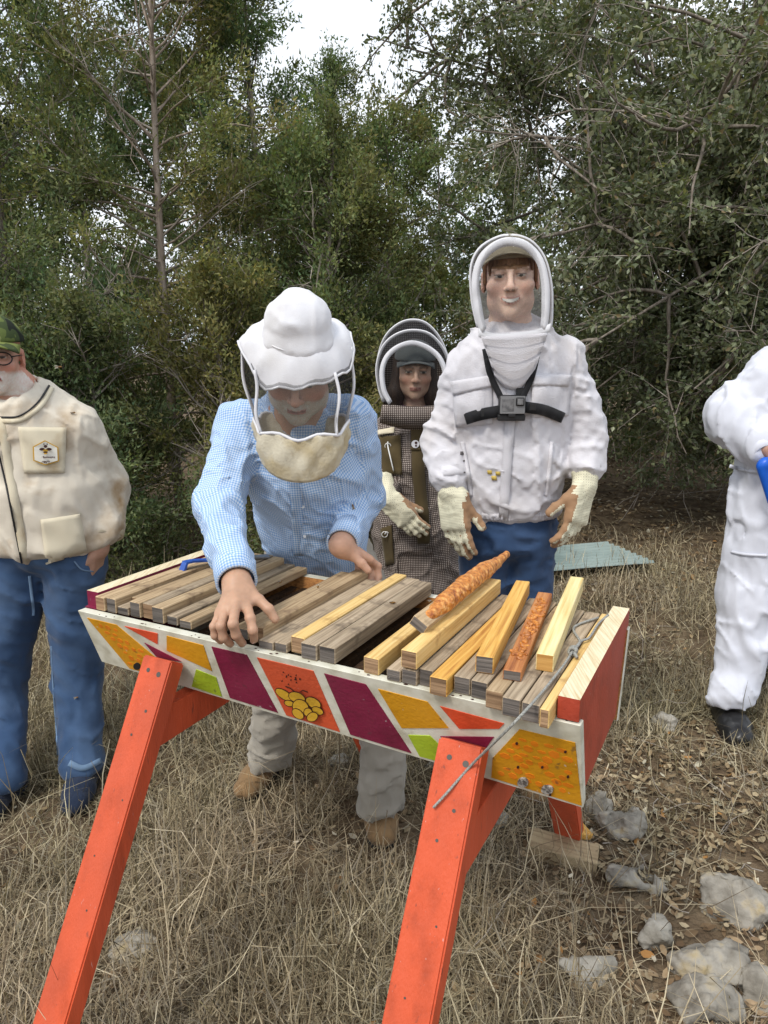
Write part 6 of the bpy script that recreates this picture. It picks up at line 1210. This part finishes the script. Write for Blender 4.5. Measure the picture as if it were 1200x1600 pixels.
# ------------------------------------------------------------------ rocks
M_rock = pm("grey_limestone", [(0.25, (0.13, 0.118, 0.098)), (0.5, (0.29, 0.268, 0.228)), (0.75, (0.47, 0.44, 0.385))], 16, 0.92, 0.7, 60, detail=8, vary=0.12, bdist=.008,
            extra=lambda N, L, c, v, b: mixn(N, L, noisef(N, L, v, 16, .56, .70, 5), c, (0.36, 0.29, 0.17)))
M_rockp = pm("pale_limestone", [(0.25, (0.18, 0.165, 0.135)), (0.5, (0.36, 0.335, 0.285)), (0.75, (0.54, 0.51, 0.45))], 12, 0.92, 0.7, 70, detail=8, bdist=.008)
def rock(px, py, wx, wy, hz, rot, label, holes=(), mat=None, seed=0, sink=.25, parts=2):
    g = at_z(px, py, hz * .3); rng = np.random.default_rng(seed); Rm = np.array(Matrix.Rotation(R(rot), 3, 'Z')); f = Field()
    hz = hz * .98; c = np.array([g[0], g[1], float(gh(np.array([g[0]]), np.array([g[1]]))[0]) + hz * (1 - sink) * .42])
    f.ball(c, (wx, wy, hz), Rm, k=.03)
    for i in range(parts): f.ball(c + Rm @ np.array([rng.uniform(-.6, .6) * wx, rng.uniform(-.5, .5) * wy, rng.uniform(-.1, .35) * hz]), (wx * rng.uniform(.4, .65), wy * rng.uniform(.4, .65), hz * rng.uniform(.5, .8)), Rm, k=.03)
    for i in range(8):
        n = nrm(rng.normal(size=3) + [0, 0, .3]); f.half(c + n * np.linalg.norm(np.array([wx, wy, hz]) * (Rm.T @ n)) * rng.uniform(.55, .85), n, .004)
    for hx, hy, hr in holes: f.ball(c + Rm @ np.array([hx * wx, hy * wy, hz * .8]), (hr, hr, hr * 2.4), k=.008, op=-1)
    f.disp = lambda P: .012 * vnoise(P * 12 + seed) + .022 * np.clip(.30 - np.abs(vnoise(P * [20, 20, 30] + seed)), 0, 1) + .008 * np.abs(vnoise(P * 42 + seed)) + .0035 * vnoise(P * 110)
    o = sculpt("rock", f, .006 if wx > .06 else .005, mat or M_rock, None, sm=0); return props(o, label, "rock", "rocks beside the hive")
rock(968, 1298, .095, .075, .075, 20, "grey limestone rock with two holes behind the timber block", ((-.35, -.2, .018), (.4, .1, .02)), seed=1)
rock(938, 1268, .06, .05, .06, 0, "small grey rock against the rear orange leg", seed=2)
rock(992, 1375, .10, .065, .05, -15, "flat grey rock with one round hole clean through", ((.3, 0, .022),), seed=3, sink=.1)
rock(1152, 1412, .135, .08, .085, -20, "long jagged grey rock lying at the edge of bare soil", seed=4)
rock(1020, 1465, .06, .055, .06, 10, "small white faced rock beside the big slab", mat=M_rockp, seed=5)
rock(1118, 1508, .125, .075, .07, -5, "broad flat topped grey slab half sunk in litter", seed=6)
rock(1095, 1580, .11, .07, .06, 15, "grey slab sunk below the flat topped one", seed=7)
rock(1192, 1545, .07, .07, .06, 0, "grey rock at the end of the row of slabs", seed=8)
rock(912, 1515, .085, .06, .035, 30, "pale yellowish rock mostly hidden in dry grass", mat=M_rockp, seed=9)
rock(1040, 1135, .07, .05, .05, 0, "pale rock in the grass near the black boot", mat=M_rockp, seed=10)
rock(678, 1200, .055, .04, .04, 0, "pale rock in the shade under the hive", mat=M_rockp, seed=11)
rock(215, 1480, .10, .055, .03, 10, "dull flat rock sunk in the grass behind the orange leg", seed=12, sink=.5)
rock(528, 1190, .045, .04, .035, 0, "pale stone propping the far orange leg", mat=M_rockp, seed=13)
rock(780, 1285, .045, .03, .03, 0, "small white stone beside the braced orange leg", mat=M_rockp, seed=14)
# timber block under the rear leg
M_block = pm("weathered_timber_block", [(0.3, (0.26, 0.19, 0.11)), (0.6, (0.46, 0.36, 0.22))], 8, 0.9, 0.5, 60, (1, 8, 8))
b0 = at_z(880, 1322, .05); o = link("timber_block", bm_mesh("timber_block", box_bm(-.105, .105, -.045, .045, -.03, .03, .004, 2)), M_block)
o.location = (b0[0], b0[1], .027); o.rotation_euler = (R(2), R(3), R(-20)); props(o, "weathered timber block under the rear orange leg", "wood block")
w2 = at_z(905, 1292, .07); o = link("wood_shim", bm_mesh("wood_shim", box_bm(-.03, .03, -.035, .035, -.012, .012, .003, 1)), M_bar["honey"]); o.location = (w2[0], w2[1], .062); o.rotation_euler = (R(12), R(24), R(30)); props(o, "small reddish wood shim on the timber block", "wood shim")

# ------------------------------------------------------------------ corrugated sheets on the grass
M_zinc = pm("galvanised_sheet", [(0.3, (0.17, 0.225, 0.21)), (0.6, (0.30, 0.37, 0.35))], 3, 0.45, 0.05, spec=0.5)
def sheet(corner, du, dv, nu, label, lift=.03):
    """ribs run along du; dv crosses them"""
    c = np.asarray(corner); lu, lv = np.linalg.norm(du), np.linalg.norm(dv); n = nu * 8; s = np.linspace(0, 1, n + 1)
    z = .016 * np.sin(s * nu * 2 * np.pi) + lift; V = []
    for a in np.linspace(0, 1, 6):
        for top in (0, 1): V.append(np.stack([c[0] + du[0] * a + dv[0] * s, c[1] + du[1] * a + dv[1] * s, c[2] + z + .03 * np.sin(a * 2.5) + .05 * s * (1 - a) + .002 * top], 1))
    V = np.vstack(V); m = n + 1; F = []
    for a in range(5):
        for k in range(n):
            b = a * 2 * m; F.append((b + k, b + k + 1, b + 2 * m + k + 1, b + 2 * m + k)); b += m; F.append((b + k, b + 2 * m + k, b + 2 * m + k + 1, b + k + 1))
    o = link("corrugated_sheet", fast_mesh("corrugated_sheet", V, np.array(F), True), M_zinc); props(o, label, "metal sheet", "corrugated sheets lying in the grass")
p1, p2, p3 = at_z(1022, 886, .05), at_z(955, 866, .05), at_z(700, 925, .05)
sheet(p1, (p3 - p1) * 1.0, (p2 - p1) * 1.2, 9, "blue grey corrugated metal sheet in the grass beside the blue jeans")
q1 = at_z(620, 935, .03); sheet(q1, at_z(760, 925, .03) - q1, at_z(640, 890, .03) - q1, 9, "pale corrugated metal sheet behind the hive under the checked suit", .01)

# ------------------------------------------------------------------ dry grass, leaf litter, twigs
M_grass = leaf_mat("dry_grass", 0.8, 0.15, 0.15); M_litter = leaf_mat("dead_oak_leaves", 0.8, 0.0, 0.2)
def region(x, y):
    """0..1 grass cover: sparse on the bare soil and rocks by the red end board and under the oak"""
    bare = np.exp(-(((x - 1.08) / .62) ** 2 + ((y - 1.75) / .80) ** 2) ** 1.5); oakz = np.clip((y - 5.0) / 1.5, 0, 1) * np.clip((x - .3) / 1.0, 0, 1)
    path = np.exp(-(((x - 1.9) / .7) ** 2 + ((y - 3.2) / 1.2) ** 2)) * .3
    return np.clip(1 - .92 * bare - .93 * oakz - path, .03, 1)
def grass(name, n, ymin, ymax, L, wk, seed, up=(.25, 1.35), straws=False, label=""):
    rng = np.random.default_rng(seed); y = ymin + (ymax - ymin) * rng.random(n * 4) ** .75; x = (rng.random(n * 4) * 2 - 1) * (y * .62 + .35)
    P = np.stack([x, y, 0 * x], 1); cl = .45 + .75 * vnoise(P * 3.3 + seed) + .4 * vnoise(P * 9)
    clear = np.min([np.hypot(x - a, y - b) - r for a, b, r in ((-.008, 2.10, .15), (1.33, 2.70, .14), (-1.03, 2.36, .10), (.56, 2.02, .10), (.70, 2.02, .10), (.66, 1.80, .10), (.86, 1.66, .12), (.66, 1.60, .06), (.76, 1.52, .11), (.70, 1.40, .09))], 0) > 0
    k = clear & (rng.random(n * 4) < region(x, y) * np.clip(cl, .12, 1)); x, y = x[k][:n], y[k][:n]; n = len(x); z = gh(x, y)
    az = rng.uniform(0, 2 * np.pi, n) * .75 + 2.2 * vnoise(np.stack([x, y, 0 * x], 1) * 1.7 + 3); ti = rng.uniform(*up, n) + .45 * (rng.random(n) < .5); ln = rng.uniform(*L, n) * (.75 + .5 * rng.random(n)); cv = rng.normal(.8, .95, n); tw = rng.normal(0, 1.7, n)
    p = np.stack([x, y, z - .01], 1); Vs = []; K = 4; wd = rng.uniform(.0008, .0019, n) * wk * (1 + y * .10)
    for s in range(K):
        d = np.stack([np.cos(az) * np.sin(ti), np.sin(az) * np.sin(ti), np.cos(ti)], 1); sdv = np.stack([-np.sin(az), np.cos(az), np.zeros(n)], 1)
        w_ = (wd * (1 - .8 * (s / (K - 1)) ** 1.5))[:, None]; Vs.append(p - sdv * w_); Vs.append(p + sdv * w_)
        p = p + d * (ln / (K - 1))[:, None]; p[:, 2] = np.maximum(p[:, 2], z + .003 + .02 * rng.random(n)); ti = np.minimum(ti + cv * .8, 2.4); az = az + tw * .5
    V = np.stack(Vs, 1); b = (np.arange(n) * 2 * K)[:, None]; F = np.concatenate([b + [2 * s, 2 * s + 1, 2 * s + 3, 2 * s + 2] for s in range(K - 1)], 0)
    pal = np.array([[.37, .29, .195], [.52, .425, .30], [.20, .15, .10], [.31, .26, .205], [.64, .54, .40], [.11, .082, .056]]); ch = rng.choice(6, n, p=[.27, .20, .20, .16, .07, .10])
    col = pal[ch] * np.clip(1 + rng.normal(0, .15, n), .6, 1.4)[:, None]
    o = link(name, fast_mesh(name, V.reshape(-1, 3), F, False, np.repeat(col, 2 * K, 0)), M_grass); props(o, label, "grass", None, "stuff"); return n
ng = grass("dry_grass", 58000, .5, 3.2, (.07, .21), 1.05, 1, label="matted curly dry grass round the hive legs")
ng += grass("dry_grass", 26000, 2.8, 6.6, (.10, .26), 1.35, 2, label="dry tan grass reaching back to the junipers")
ng += grass("dry_grass", 7500, .55, 4.5, (.22, .42), 1.1, 3, (.05, .7), label="taller pale grass stalks standing above the mat")
ng += grass("dry_grass", 5000, 4.2, 5.6, (.10, .25), 1.5, 4, (.1, .9), label="grass tufts under the low juniper bushes")
def litter(name, n, fn, seed, size=(.025, .06), label=""):
    rng = np.random.default_rng(seed); x, y = fn(rng, n); z = gh(x, y) + rng.uniform(.004, .022, n); C = np.stack([x, y, z], 1); az = rng.uniform(0, 6.283, n); D = np.stack([np.cos(az), np.sin(az), rng.normal(0, .25, n)], 1); D /= np.linalg.norm(D, axis=1)[:, None]
    A = np.cross(D, [0, 0, 1.0]); A += rng.normal(0, .25, A.shape); A /= np.linalg.norm(A, axis=1)[:, None]; N_ = np.cross(A, D); N_[N_[:, 2] < 0] *= -1
    ln = rng.uniform(*size, n)[:, None]; wd = ln * rng.uniform(.35, .55, n)[:, None]; cu = ln * rng.uniform(-.1, .28, n)[:, None]
    V = np.stack([C - D * ln * .5 + N_ * cu, C - D * ln * .15 + A * wd * .5 + N_ * cu * .6, C + D * ln * .2 + A * wd * .42 + N_ * cu * .5, C + D * ln * .5 + N_ * cu, C + D * ln * .2 - A * wd * .42 + N_ * cu * .5, C - D * ln * .15 - A * wd * .5 + N_ * cu * .6, C], 1)
    b = (np.arange(n) * 7)[:, None]; F = np.concatenate([b + [0, 1, 2, 6], b + [6, 2, 3, 4], b + [0, 6, 4, 5]], 0)
    pal = np.array([[.22, .145, .085], [.33, .235, .145], [.42, .33, .22], [.14, .088, .05], [.40, .20, .07], [.50, .44, .35]]); ch = rng.choice(6, n, p=[.27, .25, .18, .23, .02, .05]); col = pal[ch] * np.clip(1 + rng.normal(0, .15, n), .6, 1.4)[:, None]
    o = link(name, fast_mesh(name, V.reshape(-1, 3), F, True, np.repeat(col, 7, 0)), M_litter); props(o, label, "leaf litter", None, "stuff")
litter("leaf_litter", 6500, lambda r, n: (r.normal(.95, .55, n), np.abs(r.normal(1.9, .85, n)) + .3), 5, (.016, .042), "dead oak leaves strewn over soil among the rocks")
litter("leaf_litter", 11500, lambda r, n: (r.uniform(-.4, 5.5, n), r.uniform(4.3, 12, n)), 6, (.03, .07), "brown leaf litter spread beneath the live oak")
litter("leaf_litter", 3000, lambda r, n: (r.uniform(-1.8, 1.8, n), r.uniform(.7, 4.6, n)), 7, (.016, .04), "scattered dead leaves caught in the grass")
# fallen twigs
tw = []
for i in range(160):
    x, y = random.gauss(1.0, .7), abs(random.gauss(2.0, 1.0)) + .4; z = float(gh(np.array([x]), np.array([y]))[0]) + .012; a = random.uniform(0, 6.28)
    tw.append(tube_arrays(wander((x, y, z), (math.cos(a), math.sin(a), .02), random.uniform(.08, .3), 5, 0, .5), np.linspace(.0022, .001, 6), 4, False))
V_, F_ = merge(tw); o = link("fallen_twigs", fast_mesh("fallen_twigs", V_, F_, True), M_dead); props(o, "thin grey twigs fallen among rocks and leaves", "twigs", None, "stuff")
